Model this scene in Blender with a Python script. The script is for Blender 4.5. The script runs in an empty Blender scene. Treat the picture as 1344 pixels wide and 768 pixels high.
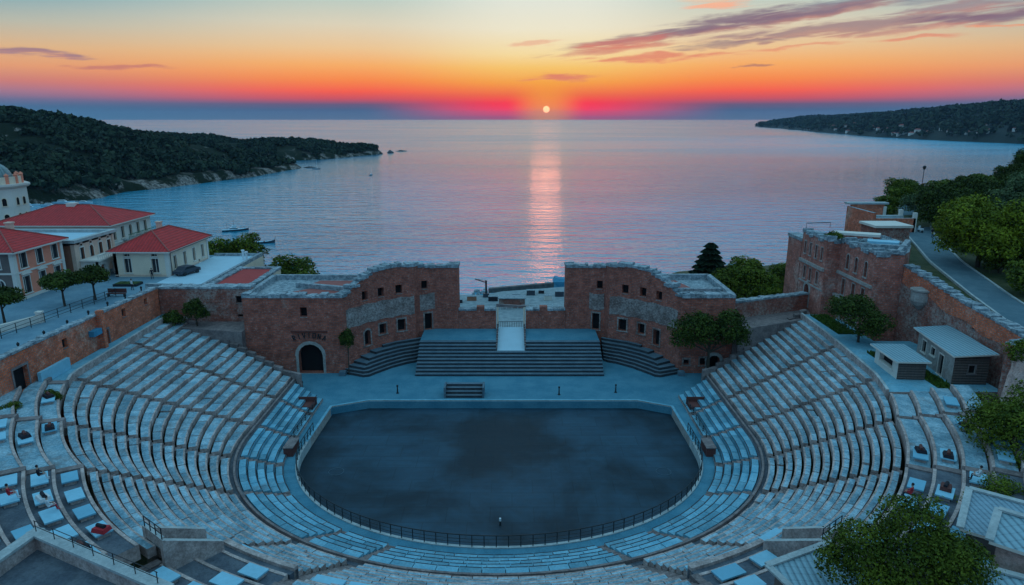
import bpy, bmesh, math, random
import numpy as np
from mathutils import Vector, Matrix
R = math.radians
C = bpy.context.scene.collection
sc = bpy.context.scene
rng = random.Random(7)
TILT = math.atan(230/900)
CAM = (0.0, 0.0, 36.0)
SEA = -30.0

# ------------------------------------------------------------------ node helpers
def new_mat(name):
    m = bpy.data.materials.new(name); m.use_nodes = True
    nt = m.node_tree; nt.nodes.clear()
    out = nt.nodes.new('ShaderNodeOutputMaterial'); b = nt.nodes.new('ShaderNodeBsdfPrincipled')
    nt.links.new(b.outputs[0], out.inputs[0])
    return m, nt, b
class NT:
    def __init__(s, nt): s.nt = nt
    def n(s, t, **k):
        x = s.nt.nodes.new(t)
        for a, v in k.items(): setattr(x, a, v)
        return x
    def l(s, a, b): s.nt.links.new(a, b)
    def setin(s, inp, v):
        if hasattr(v, 'is_linked') or hasattr(v, 'links'): s.l(v, inp)
        else: inp.default_value = v
    def m(s, op, a, b=None, c=None, clamp=False):
        x = s.n('ShaderNodeMath', operation=op); x.use_clamp = clamp
        s.setin(x.inputs[0], a)
        if b is not None: s.setin(x.inputs[1], b)
        if c is not None: s.setin(x.inputs[2], c)
        return x.outputs[0]
    def vm(s, op, a, b=None):
        x = s.n('ShaderNodeVectorMath', operation=op)
        s.setin(x.inputs[0], a)
        if b is not None: s.setin(x.inputs[1], b)
        return x.outputs[0]
    def mix(s, f, a, b, mode='MIX'):
        x = s.n('ShaderNodeMix', data_type='RGBA', blend_type=mode)
        s.setin(x.inputs[0], f)
        for i, v in ((6, a), (7, b)):
            if isinstance(v, tuple): x.inputs[i].default_value = (*v[:3], 1)
            else: s.l(v, x.inputs[i])
        return x.outputs[2]
    def ramp(s, f, stops, interp='LINEAR'):
        x = s.n('ShaderNodeValToRGB'); cr = x.color_ramp; cr.interpolation = interp
        while len(cr.elements) > 1: cr.elements.remove(cr.elements[-1])
        for i, (p, c) in enumerate(stops):
            e = cr.elements[0] if i == 0 else cr.elements.new(p)
            e.position = p; e.color = (*c[:3], 1) if isinstance(c, tuple) else (c, c, c, 1)
        s.setin(x.inputs[0], f); return x.outputs[0]
    def noise(s, vec, scale, detail=4, rough=.55, dist=0):
        x = s.n('ShaderNodeTexNoise'); s.l(vec, x.inputs['Vector'])
        x.inputs['Scale'].default_value = scale; x.inputs['Detail'].default_value = detail
        x.inputs['Roughness'].default_value = rough; x.inputs['Distortion'].default_value = dist
        return x.outputs[0]
    def smooth(s, v, a, b):
        x = s.n('ShaderNodeMapRange', interpolation_type='SMOOTHSTEP')
        s.setin(x.inputs[0], v); x.inputs[1].default_value = a; x.inputs[2].default_value = b
        return x.outputs[0]
    def pos(s): return s.n('ShaderNodeNewGeometry').outputs['Position']
    def uv(s): return s.n('ShaderNodeTexCoord').outputs['UV']
    def tint(s):
        return s.n('ShaderNodeAttribute', attribute_name='tint').outputs['Fac']
    def bump(s, h, strength, dist, bsdf):
        x = s.n('ShaderNodeBump'); x.inputs['Strength'].default_value = strength; x.inputs['Distance'].default_value = dist
        s.l(h, x.inputs['Height']); s.l(x.outputs[0], bsdf.inputs['Normal'])

def mat_plain(name, col, rough=.8, var=.25, scale=1.2, metallic=0, bump=.0, fine=6.0):
    m, nt, b = new_mat(name); N = NT(nt)
    p = N.pos()
    a = N.noise(p, scale, 5); c = N.noise(p, fine, 3)
    f = N.m('ADD', N.m('MULTIPLY', N.m('SUBTRACT', a, .5), 2*var), N.m('MULTIPLY', N.m('SUBTRACT', c, .5), 1.4*var))
    f = N.m('ADD', N.m('ADD', f, 1.0), N.tint())
    col_n = N.vm('SCALE', (0, 0, 0)); x = col_n.node; x.inputs[0].default_value = col[:3]; N.l(f, x.inputs['Scale'])
    N.l(col_n, b.inputs['Base Color']); b.inputs['Roughness'].default_value = rough; b.inputs['Metallic'].default_value = metallic
    b.inputs['Specular IOR Level'].default_value = .25
    if bump: N.bump(c, bump, .08, b)
    return m

def mat_stone(name, c1, c2, speck=.35, scale=.9, moss=None, rough=.85):
    """weathered stone: mottled between two tones, speckled, slab tint"""
    m, nt, b = new_mat(name); N = NT(nt); p = N.pos()
    big = N.noise(p, scale, 6, .62); fine = N.noise(p, 5.5, 3, .7)
    col = N.mix(N.smooth(big, .34, .66), c1, c2)
    f = N.m('ADD', N.m('ADD', N.m('MULTIPLY', N.m('SUBTRACT', fine, .5), 2.6*speck), 1.0), N.tint())
    s = N.n('ShaderNodeVectorMath', operation='SCALE'); N.l(col, s.inputs[0]); N.l(f, s.inputs['Scale'])
    out = s.outputs[0]
    if moss:
        out = N.mix(N.m('MULTIPLY', N.smooth(N.noise(p, .35, 5, .65), .56, .72), .8), out, moss)
    N.l(out, b.inputs['Base Color']); b.inputs['Roughness'].default_value = rough
    b.inputs['Specular IOR Level'].default_value = .2
    N.bump(fine, .5, .06, b)
    return m

def mat_brick(name, c1, c2, pale, mortar, bw=.62, bh=.24, pale_lo=.5, pale_hi=.68):
    m, nt, b = new_mat(name); N = NT(nt); uv = N.uv(); p = N.pos()
    t = N.n('ShaderNodeTexBrick'); N.l(uv, t.inputs['Vector'])
    t.inputs['Color1'].default_value = (*c1, 1); t.inputs['Color2'].default_value = (*c2, 1); t.inputs['Mortar'].default_value = (*mortar, 1)
    t.inputs['Scale'].default_value = 1; t.inputs['Mortar Size'].default_value = .035; t.inputs['Brick Width'].default_value = bw
    t.inputs['Row Height'].default_value = bh; t.inputs['Bias'].default_value = -.1
    a = N.noise(p, .22, 6, .62); c = N.noise(p, 3.2, 4, .75); st = N.noise(p, .9, 4, .6)
    col = N.mix(N.m('MULTIPLY', N.smooth(a, pale_lo, pale_hi), N.smooth(c, .32, .6)), t.outputs[0], pale)
    col = N.mix(N.m('MULTIPLY', N.smooth(c, .56, .66), .55), col, pale)
    f = N.m('ADD', N.m('ADD', N.m('MULTIPLY', N.m('SUBTRACT', st, .5), 1.3), 1.0), N.m('MULTIPLY', N.m('SUBTRACT', c, .5), 1.0))
    s = N.n('ShaderNodeVectorMath', operation='SCALE'); N.l(col, s.inputs[0]); N.l(f, s.inputs['Scale'])
    N.l(s.outputs[0], b.inputs['Base Color']); b.inputs['Roughness'].default_value = .9; b.inputs['Specular IOR Level'].default_value = .15
    N.bump(N.m('ADD', t.outputs[1], c), .6, .05, b)
    return m

def mat_leaf(name, c1, c2):
    m, nt, b = new_mat(name); N = NT(nt)
    t = N.tint(); oi = N.n('ShaderNodeObjectInfo').outputs['Random']
    col = N.mix(N.m('ADD', N.m('MULTIPLY', t, .5), .5, clamp=True), c1, c2)
    f = N.m('ADD', .8, N.m('MULTIPLY', oi, .4))
    s = N.n('ShaderNodeVectorMath', operation='SCALE'); N.l(col, s.inputs[0]); N.l(f, s.inputs['Scale'])
    N.l(s.outputs[0], b.inputs['Base Color']); b.inputs['Roughness'].default_value = .75; b.inputs['Specular IOR Level'].default_value = .15
    return m

def mat_ribbed(name, col, dark, period, axis_u=True, rough=.6, var=.2):
    """roof sheet or tiles: ribs along uv"""
    m, nt, b = new_mat(name); N = NT(nt); uv = N.uv(); p = N.pos()
    sep = N.n('ShaderNodeSeparateXYZ'); N.l(uv, sep.inputs[0])
    w = N.m('SINE', N.m('MULTIPLY', sep.outputs[0 if axis_u else 1], 2*math.pi/period))
    w2 = N.m('FRACT', N.m('MULTIPLY', sep.outputs[1 if axis_u else 0], 1/(period*1.3)))
    n = N.noise(p, 1.1, 5, .65); fn = N.noise(p, 7, 2)
    fac = N.m('ADD', N.m('MULTIPLY', N.smooth(w, -.95, -.2), .7), N.m('MULTIPLY', N.smooth(w2, .04, .2), .3))
    c = N.mix(fac, dark, col)
    f = N.m('ADD', N.m('ADD', N.m('MULTIPLY', N.m('SUBTRACT', n, .5), 2.5*var), 1.0), N.m('MULTIPLY', N.m('SUBTRACT', fn, .5), 2*var))
    s = N.n('ShaderNodeVectorMath', operation='SCALE'); N.l(c, s.inputs[0]); N.l(f, s.inputs['Scale'])
    N.l(s.outputs[0], b.inputs['Base Color']); b.inputs['Roughness'].default_value = rough; b.inputs['Specular IOR Level'].default_value = .3
    N.bump(w, .5, .06, b)
    return m

M = {}
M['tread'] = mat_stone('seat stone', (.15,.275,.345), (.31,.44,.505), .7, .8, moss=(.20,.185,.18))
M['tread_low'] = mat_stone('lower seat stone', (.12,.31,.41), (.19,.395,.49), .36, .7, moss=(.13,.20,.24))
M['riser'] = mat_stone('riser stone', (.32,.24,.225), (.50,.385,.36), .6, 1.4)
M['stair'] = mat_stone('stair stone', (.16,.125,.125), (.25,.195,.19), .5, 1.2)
M['terrace'] = mat_stone('terrace paving', (.075,.09,.115), (.125,.14,.165), .4, .7)
M['curb'] = mat_stone('pale curb', (.33,.36,.37), (.44,.46,.46), .3, 1.0)
M['stage'] = mat_stone('stage paving', (.052,.185,.265), (.085,.235,.315), .25, .35)
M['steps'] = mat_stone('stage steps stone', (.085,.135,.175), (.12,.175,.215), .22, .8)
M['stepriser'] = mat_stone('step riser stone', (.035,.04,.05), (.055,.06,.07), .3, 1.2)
M['coping'] = mat_stone('rough coping', (.15,.19,.22), (.36,.40,.43), .7, 1.8)
M['brick'] = mat_brick('dark red brick', (.52,.128,.078), (.31,.078,.053), (.42,.29,.25), (.20,.13,.12), pale_lo=.6, pale_hi=.85)
M['brick_warm'] = mat_brick('orange-lit brick', (.80,.165,.07), (.54,.105,.052), (.56,.36,.29), (.30,.18,.145), pale_lo=.52, pale_hi=.74)  # warm sunset light on the left wall is put into this brick colour
M['brick_mixed'] = mat_brick('mixed brick and rubble', (.42,.10,.06), (.27,.07,.05), (.38,.29,.26), (.20,.13,.12), pale_lo=.42, pale_hi=.62)
M['brick_fort'] = mat_brick('weathered pink brick', (.56,.15,.10), (.38,.10,.075), (.52,.36,.32), (.26,.17,.15), pale_lo=.46, pale_hi=.72)
M['rubble'] = mat_brick('pale rubble masonry', (.30,.21,.19), (.21,.145,.13), (.38,.31,.29), (.12,.09,.085), .5, .26, .4, .6)
M['stonetrim'] = mat_stone('stone trim', (.30,.26,.245), (.40,.36,.34), .35, 1.5)
M['dark'] = mat_plain('dark interior', (.012,.011,.013), .9, .2)  # near-black colour stands in for the shade of rooms behind openings
M['glass'] = mat_plain('window glass', (.02,.025,.03), .15, .1)
M['shutter'] = mat_plain('dark shutter', (.03,.035,.045), .6, .2)
M['white'] = mat_plain('pale plaster', (.70,.62,.56), .8, .14, .5)
M['cream'] = mat_plain('cream plaster', (.78,.61,.47), .85, .18, .5)
M['pink'] = mat_plain('salmon plaster', (.80,.25,.16), .85, .22, .5)
M['ochre'] = mat_plain('brown plaster', (.36,.15,.095), .85, .2, .5)
M['greywall'] = mat_plain('grey brown plaster', (.17,.13,.12), .9, .25, .7)
M['beige'] = mat_plain('beige stone wall', (.70,.47,.37), .85, .22, .6)
M['redtile'] = mat_ribbed('red roof tiles', (.52,.030,.030), (.30,.018,.02), .55, True, .75, .38)
M['redflat'] = mat_plain('faded terracotta roof', (.34,.10,.085), .85, .4, 1.1, bump=.3)
M['redfelt'] = mat_plain('red roof covering', (.42,.05,.045), .85, .25, 1.4)
M['blueroof'] = mat_plain('pale roof terrace', (.40,.56,.65), .7, .14, .5)
M['metalroof'] = mat_ribbed('blue metal roofing', (.26,.40,.46), (.09,.15,.19), .42, True, .5, .12)
M['metalroof_v'] = mat_ribbed('blue metal roofing across', (.26,.40,.46), (.09,.15,.19), .42, False, .5, .12)
M['slate'] = mat_ribbed('blue grey tiles', (.24,.35,.42), (.10,.16,.21), .34, True, .6, .25)
M['plank'] = mat_ribbed('brown planks', (.14,.10,.09), (.06,.045,.04), .3, False, .8, .2)
M['slab'] = mat_plain('pale blue slab', (.25,.51,.64), .55, .2, .8, fine=3)
M['slab_dull'] = mat_plain('dull blue slab', (.16,.40,.53), .6, .14, .8, fine=3)
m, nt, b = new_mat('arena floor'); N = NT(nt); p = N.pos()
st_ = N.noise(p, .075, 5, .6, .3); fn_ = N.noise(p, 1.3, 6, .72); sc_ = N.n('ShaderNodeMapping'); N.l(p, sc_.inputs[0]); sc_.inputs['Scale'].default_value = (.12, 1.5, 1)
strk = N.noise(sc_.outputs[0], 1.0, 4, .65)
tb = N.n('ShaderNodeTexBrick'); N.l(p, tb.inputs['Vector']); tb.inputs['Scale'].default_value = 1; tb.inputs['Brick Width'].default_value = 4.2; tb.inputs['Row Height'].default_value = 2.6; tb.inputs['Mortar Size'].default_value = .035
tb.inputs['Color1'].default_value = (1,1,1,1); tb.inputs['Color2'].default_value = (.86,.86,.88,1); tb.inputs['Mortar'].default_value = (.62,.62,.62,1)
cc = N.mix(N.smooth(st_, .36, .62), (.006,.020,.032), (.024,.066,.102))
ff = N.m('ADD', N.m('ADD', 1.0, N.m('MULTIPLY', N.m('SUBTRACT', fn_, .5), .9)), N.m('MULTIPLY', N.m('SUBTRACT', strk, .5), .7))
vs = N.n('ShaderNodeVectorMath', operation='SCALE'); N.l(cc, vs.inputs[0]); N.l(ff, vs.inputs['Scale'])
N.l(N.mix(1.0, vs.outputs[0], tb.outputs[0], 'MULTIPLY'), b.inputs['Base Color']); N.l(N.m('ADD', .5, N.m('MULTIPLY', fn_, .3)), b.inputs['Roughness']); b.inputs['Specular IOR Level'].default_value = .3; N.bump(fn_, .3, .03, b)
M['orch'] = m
M['iron'] = mat_plain('dark iron', (.02,.025,.03), .5, .1)
M['wood'] = mat_plain('red brown wood', (.12,.04,.035), .7, .3)
M['bark'] = mat_plain('bark', (.06,.045,.035), .9, .3)
M['asphalt'] = mat_stone('road surface', (.08,.14,.175), (.11,.175,.21), .15, .5)
M['plaza'] = mat_stone('plaza paving', (.12,.22,.29), (.17,.28,.35), .18, .4)
M['leaf_dark'] = mat_leaf('dark foliage', (.013,.027,.005), (.062,.085,.012))
M['leaf'] = mat_leaf('green foliage', (.022,.044,.004), (.125,.150,.012))
M['leaf_bright'] = mat_leaf('yellow green foliage', (.04,.066,.004), (.21,.235,.012))
M['leaf_olive'] = mat_leaf('olive foliage', (.03,.055,.028), (.115,.155,.062))
M['needle'] = mat_leaf('conifer needles', (.010,.024,.014), (.035,.06,.03))
M['forest'] = mat_leaf('far woodland', (.008,.020,.014), (.031,.050,.026))
M['grassm'] = mat_leaf('grass blades', (.03,.06,.01), (.09,.14,.02))
M['boatwhite'] = mat_plain('boat white', (.66,.70,.74), .4, .08)
M['boatdark'] = mat_plain('boat dark', (.05,.06,.08), .5, .1)
M['bluecover'] = mat_plain('blue tarpaulin', (.05,.24,.38), .6, .3, .9)
M['skin'] = mat_plain('skin', (.45,.27,.20), .6, .05)
M['red'] = mat_plain('red cloth', (.45,.03,.04), .8, .15)
M['cloth'] = mat_plain('dark cloth', (.025,.022,.03), .85, .3)
M['whitecloth'] = mat_plain('white cloth', (.6,.62,.65), .8, .1)
M['copper'] = mat_ribbed('dome copper', (.20,.28,.29), (.10,.15,.16), 1.2, True, .6, .2)
M['quay'] = mat_stone('quay concrete', (.20,.24,.26), (.30,.34,.36), .35, .5)
M['darkstone'] = mat_stone('dark quay stone', (.09,.085,.09), (.15,.14,.14), .5, .6)
M['bastion'] = mat_stone('pink rock face', (.46,.29,.25), (.58,.40,.36), .55, 1.2)

# ------------------------------------------------------------------ mesh builder and objects
ORG = {}
class MB:
    def __init__(s): s.v = []; s.f = []; s.mi = []; s.t = []
    def face(s, pts, m=0, t=0.0):
        i = len(s.v); s.v.extend([tuple(p) for p in pts]); s.f.append(list(range(i, i+len(pts)))); s.mi.append(m); s.t.append(t)
    def hexa(s, b, t, m=0, mt=None, tint=0.0, bottom=True, mend=None):
        """b, t: four bottom and four top points, counter clockwise seen from above"""
        mt = m if mt is None else mt
        s.face(t, mt, tint)
        if bottom: s.face(b[::-1], m, tint)
        for i in range(4):
            j = (i+1) % 4
            s.face([b[i], b[j], t[j], t[i]], (mend if mend is not None and i in (1, 3) else m), tint)
    def box(s, x0, x1, y0, y1, z0, z1, m=0, mt=None, tint=0.0, bottom=True):
        b = [(x0,y0,z0),(x1,y0,z0),(x1,y1,z0),(x0,y1,z0)]; t = [(x0,y0,z1),(x1,y0,z1),(x1,y1,z1),(x0,y1,z1)]
        s.hexa(b, t, m, mt, tint, bottom)
    def obox(s, c, d, L, W, z0, z1, m=0, mt=None, tint=0.0):
        """oriented box centred at c=(x,y), length L along unit d, width W"""
        nx, ny = -d[1], d[0]; h = []
        for a, b in ((-1,-1),(1,-1),(1,1),(-1,1)):
            h.append((c[0]+a*d[0]*L/2+b*nx*W/2, c[1]+a*d[1]*L/2+b*ny*W/2))
        s.hexa([(x,y,z0) for x,y in h], [(x,y,z1) for x,y in h], m, mt, tint)
    def prism(s, poly, z0, z1, m=0, mt=None, tint=0.0):
        mt = m if mt is None else mt
        n = len(poly)
        if sum(poly[i][0]*poly[(i+1)%n][1]-poly[(i+1)%n][0]*poly[i][1] for i in range(n)) < 0: poly = poly[::-1]
        s.face([(x,y,z1) for x,y in poly], mt, tint); s.face([(x,y,z0) for x,y in poly][::-1], m, tint)
        for i in range(n):
            a, b = poly[i], poly[(i+1)%n]
            s.face([(a[0],a[1],z0),(b[0],b[1],z0),(b[0],b[1],z1),(a[0],a[1],z1)], m, tint)
    def tube(s, path, r, n=6, m=0, tint=0.0):
        path = [Vector(p) for p in path]; rs = r if isinstance(r, (list, tuple)) else [r]*len(path)
        rings = []
        for i, p in enumerate(path):
            d = (path[min(i+1, len(path)-1)]-path[max(i-1, 0)]).normalized()
            a = d.orthogonal().normalized() if abs(d.z) < .95 else Vector((1,0,0))
            a = (a - d*a.dot(d)).normalized(); b = d.cross(a)
            rings.append([p+(a*math.cos(2*math.pi*k/n)+b*math.sin(2*math.pi*k/n))*rs[i] for k in range(n)])
        for i in range(len(rings)-1):
            for k in range(n):
                s.face([rings[i][k], rings[i][(k+1)%n], rings[i+1][(k+1)%n], rings[i+1][k]], m, tint)
        s.face(rings[0][::-1], m, tint); s.face(rings[-1], m, tint)
    def lathe(s, c, prof, n=16, m=0, a0=0.0, tint=0.0):
        for (r0, z0), (r1, z1) in zip(prof, prof[1:]):
            for k in range(n):
                p, q = a0+2*math.pi*k/n, a0+2*math.pi*(k+1)/n
                pts = [(c[0]+r0*math.cos(p),c[1]+r0*math.sin(p),z0),(c[0]+r0*math.cos(q),c[1]+r0*math.sin(q),z0),
                       (c[0]+r1*math.cos(q),c[1]+r1*math.sin(q),z1),(c[0]+r1*math.cos(p),c[1]+r1*math.sin(p),z1)]
                if r1 < 1e-4: pts = pts[:3]
                elif r0 < 1e-4: pts = [pts[0], pts[2], pts[3]]
                s.face(pts, m, tint)
    def mesh(s, name, mats, org=(0,0,0), uv=True, smooth=False):
        me = bpy.data.meshes.new(name)
        V = np.array(s.v, float).reshape(-1,3) - np.array(org)
        me.from_pydata(V.tolist(), [], s.f)
        for m in mats: me.materials.append(M[m])
        me.polygons.foreach_set('material_index', s.mi)
        a = me.attributes.new('tint', 'FLOAT', 'FACE'); a.data.foreach_set('value', s.t)
        if smooth: me.polygons.foreach_set('use_smooth', [True]*len(s.f))
        me.update()
        if uv:
            ul = me.uv_layers.new(name='UVMap'); W = np.array(s.v, float)
            out = np.zeros((len(me.loops), 2)); k = 0
            for p in me.polygons:
                n = p.normal; idx = s.f[p.index]
                if abs(n.z) > .8: t = (1,0,0); b = (0,1,0)
                else:
                    h = math.hypot(n.x, n.y); t = (-n.y/h, n.x/h, 0)
                    b = (n.y*0-n.z*t[1], n.z*t[0]-n.x*0, n.x*t[1]-n.y*t[0])
                for i in idx:
                    w = W[i]; out[k] = (w[0]*t[0]+w[1]*t[1], w[0]*b[0]+w[1]*b[1]+w[2]*b[2]); k += 1
            ul.data.foreach_set('uv', out.ravel())
        return me

def link(name, me, parent=None):
    o = bpy.data.objects.new(name, me); C.objects.link(o)
    if parent is not None: o.parent = parent
    return o
def props(o, label=None, cat=None, group=None, kind=None):
    for k, v in (('label', label), ('category', cat), ('group', group), ('kind', kind)):
        if v: o[k] = v
    return o
def thing(name, label, cat, loc, group=None):
    o = link(name, None); o.location = loc; ORG[o.name] = tuple(loc); o.empty_display_size = .3
    return props(o, label, cat, group)
def part(name, mb, mats, parent, label=None, uv=True, smooth=False, kind=None):
    org = ORG[parent.name]
    o = link(name, mb.mesh(name, mats, org, uv, smooth), parent); ORG[o.name] = org
    if label: o['label'] = label
    if kind: o['kind'] = kind
    return o
def solo(name, mb, mats, label, cat, loc=(0,0,0), group=None, uv=True, smooth=False):
    o = link(name, mb.mesh(name, mats, loc, uv, smooth)); o.location = loc; ORG[o.name] = tuple(loc)
    return props(o, label, cat, group)
def setting(name, mb, mats, kind='structure', uv=True, smooth=False):
    o = link(name, mb.mesh(name, mats, (0,0,0), uv, smooth)); o['kind'] = kind
    return o
def dup(root, loc, rz=0.0, scale=1.0, label=None, group=None):
    def cp(o, par):
        c = o.copy(); C.objects.link(c)
        if par is not None: c.parent = par
        for ch in [x for x in o.children]: cp(ch, c)
        return c
    r = cp(root, None); r.location = loc; r.rotation_euler = (0,0,rz)
    r.scale = (scale,)*3 if not isinstance(scale, tuple) else scale
    if label: r['label'] = label
    if group: r['group'] = group
    return r
ORD = ['first','second','third','fourth','fifth','sixth','seventh','eighth','ninth','tenth','eleventh','twelfth','thirteenth',
       'fourteenth','fifteenth','sixteenth','seventeenth','eighteenth','nineteenth','twentieth','twenty-first','twenty-second','twenty-third','twenty-fourth','twenty-fifth','twenty-sixth','twenty-seventh','twenty-eighth']

# ------------------------------------------------------------------ walls with openings
class Path:
    def __init__(s, pts):
        s.p = [Vector((x,y)) for x,y in pts]; s.L = [0]
        for a, b in zip(s.p, s.p[1:]): s.L.append(s.L[-1]+(b-a).length)
        s.T = s.L[-1]
    def seg(s, u):
        for i in range(len(s.p)-1):
            if u <= s.L[i+1]+1e-6: return i
        return len(s.p)-2
    def at(s, u):
        i = s.seg(u); f = (u-s.L[i])/(s.L[i+1]-s.L[i]); return s.p[i].lerp(s.p[i+1], f)
    def nrm(s, u):
        i = s.seg(u); d = (s.p[i+1]-s.p[i]).normalized(); return Vector((d.y, -d.x))
    def miter(s, u):
        for i in range(1, len(s.p)-1):
            if abs(u-s.L[i]) < 1e-5:
                a = s.nrm(u-1e-3); b = s.nrm(u+1e-3); m = (a+b).normalized(); return m/max(.35, m.dot(a))
        return s.nrm(u)
    def near(s, x, y):
        best = (1e9, 0); q = Vector((x,y))
        for i in range(len(s.p)-1):
            d = s.p[i+1]-s.p[i]; f = max(0, min(1, (q-s.p[i]).dot(d)/d.length_squared)); r = (s.p[i].lerp(s.p[i+1], f)-q).length
            if r < best[0]: best = (r, s.L[i]+f*d.length)
        return best[1]

def wall(mb, pts, z0, top, th, ops=(), m=0, mt=1, mr=None, step=3.0, back=True):
    """masonry wall along a path (front on its right hand); ops: (u0,u1,za,zb,arch,depth)"""
    P = pts if isinstance(pts, Path) else Path(pts)
    tf = top if callable(top) else (lambda u: top)
    mr = (0 if callable(m) else m) if mr is None else mr
    us = {0.0, P.T, *P.L}
    for o in ops: us |= {o[0], o[1]}
    us = sorted(us); full = []
    for a, b in zip(us, us[1:]):
        if b-a < 1e-4: continue
        k = max(1, int(math.ceil((b-a)/step))); full += [a+(b-a)*i/k for i in range(k)]
    full.append(P.T); us = full
    zs = sorted({z0, *[o[2] for o in ops], *[o[3] for o in ops]})
    def pt(u, z, off=0.0):
        p = P.at(u)-P.miter(u)*off; return (p.x, p.y, z)
    m_in = m
    for a, b in zip(us, us[1:]):
        um = (a+b)/2; m = m_in(um) if callable(m_in) else m_in
        for i, z in enumerate(zs):
            last = i == len(zs)-1
            if not last:
                zm = (z+zs[i+1])/2
                if any(o[0] < um < o[1] and o[2] < zm < o[3] for o in ops): continue
                mb.face([pt(a,z), pt(b,z), pt(b,zs[i+1]), pt(a,zs[i+1])], m)
            else:
                mb.face([pt(a,z), pt(b,z), pt(b,tf(b-1e-4)), pt(a,tf(a+1e-4))], m)
        if back: mb.face([pt(b,z0,th), pt(a,z0,th), pt(a,tf(a+1e-4),th), pt(b,tf(b-1e-4),th)], m)
        mb.face([pt(a,tf(a+1e-4)), pt(b,tf(b-1e-4)), pt(b,tf(b-1e-4),th), pt(a,tf(a+1e-4),th)], mt)
    mb.face([pt(0,z0,th), pt(0,z0), pt(0,tf(1e-4)), pt(0,tf(1e-4),th)], m)
    mb.face([pt(P.T,z0), pt(P.T,z0,th), pt(P.T,tf(P.T-1e-4),th), pt(P.T,tf(P.T-1e-4))], m)
    for o in ops:
        u0, u1, za, zb, arch, dep = o
        n = P.nrm((u0+u1)/2); a = P.at(u0); b = P.at(u1)
        q = lambda p, z, d: (p.x-n.x*d, p.y-n.y*d, z)
        mb.face([q(a,za,0), q(a,za,dep), q(a,zb,dep), q(a,zb,0)][::-1], mr)
        mb.face([q(b,za,0), q(b,za,dep), q(b,zb,dep), q(b,zb,0)], mr)
        mb.face([q(a,za,0), q(b,za,0), q(b,za,dep), q(a,za,dep)], mr)
        if not arch: mb.face([q(a,zb,0), q(a,zb,dep), q(b,zb,dep), q(b,zb,0)], mr)
        else:
            w = (u1-u0)/2; r = min(w, zb-za); K = 8
            arc = [(w-w*math.cos(math.pi*i/K), zb-r+r*math.sin(math.pi*i/K)) for i in range(K+1)]
            for (s0, h0), (s1, h1) in zip(arc, arc[1:]):
                p0 = a.lerp(b, s0/(2*w)); p1 = a.lerp(b, s1/(2*w))
                mb.face([q(p0,h0,0), q(p1,h1,0), q(p1,zb,0), q(p0,zb,0)], m)
                mb.face([q(p0,h0,0), q(p0,h0,dep), q(p1,h1,dep), q(p1,h1,0)], mr)
    return P

def window(P, u0, u1, za, zb, dep, parent, frame='stonetrim', backing='dark', name='window', arch=False, trim=.12, hood=False, surround=True):
    """window part: surround standing proud of the wall, and a pane set back as its sub-part, near-black to paint the shade inside openings"""
    n = P.nrm((u0+u1)/2); a = P.at(u0); b = P.at(u1); d = (b-a).normalized(); w = (b-a).length
    q = lambda s, z, o: (a.x+d.x*s-n.x*o, a.y+d.y*s-n.y*o, z)
    f = MB()
    def bar(s0, s1, z0, z1, o0, o1):
        f.hexa([q(s0,z0,o0),q(s1,z0,o0),q(s1,z0,o1),q(s0,z0,o1)], [q(s0,z1,o0),q(s1,z1,o0),q(s1,z1,o1),q(s0,z1,o1)])
    if surround:
        bar(-trim, -.003, za, zb+(.0 if not arch else -w/2), -.05, .12); bar(w+.003, w+trim, za, zb+(.0 if not arch else -w/2), -.05, .12)
        bar(-trim-.08, w+trim+.08, za-.16, za-.003, -.14, .12)
        if not arch: bar(-trim, w+trim, zb+.003, zb+trim+.04, -.06, .12)
        else:
            K = 8; r0 = w/2; r1 = w/2+trim*1.3
            for i in range(K):
                t0, t1 = math.pi*i/K, math.pi*(i+1)/K; zc = zb-w/2
                pts = [(w/2-r*math.cos(t), zc+r*math.sin(t)) for r, t in ((r0+.003,t0),(r1,t0),(r1,t1),(r0+.003,t1))]
                f.hexa([q(s,z,.1) for s,z in pts], [q(s,z,-.05) for s,z in pts])
        if hood:
            bar(-trim-.15, w+trim+.15, zb+.32, zb+.46, -.32, .1)
            c = [q(-trim-.15, zb+.465, 0), q(w+trim+.15, zb+.465, 0), q(w/2, zb+.95, 0)]; e = [q(-trim-.15, zb+.465, -.26), q(w+trim+.15, zb+.465, -.26), q(w/2, zb+.95, -.26)]
            f.face(e); f.face(c[::-1])
            for i in range(3): j = (i+1) % 3; f.face([c[i], c[j], e[j], e[i]])
    else:
        bar(-.002, w+.002, za-.1, za-.003, -.08, .1)
    o = part(name, f, [frame], parent)
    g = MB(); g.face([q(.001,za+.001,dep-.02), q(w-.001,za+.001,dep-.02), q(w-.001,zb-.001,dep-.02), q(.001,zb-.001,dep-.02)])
    if backing != 'dark':
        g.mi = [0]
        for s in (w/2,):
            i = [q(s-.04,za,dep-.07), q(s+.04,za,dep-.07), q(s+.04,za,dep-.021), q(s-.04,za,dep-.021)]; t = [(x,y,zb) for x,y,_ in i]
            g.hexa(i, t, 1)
    part('backing', g, [backing, frame], o)
    return o

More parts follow.
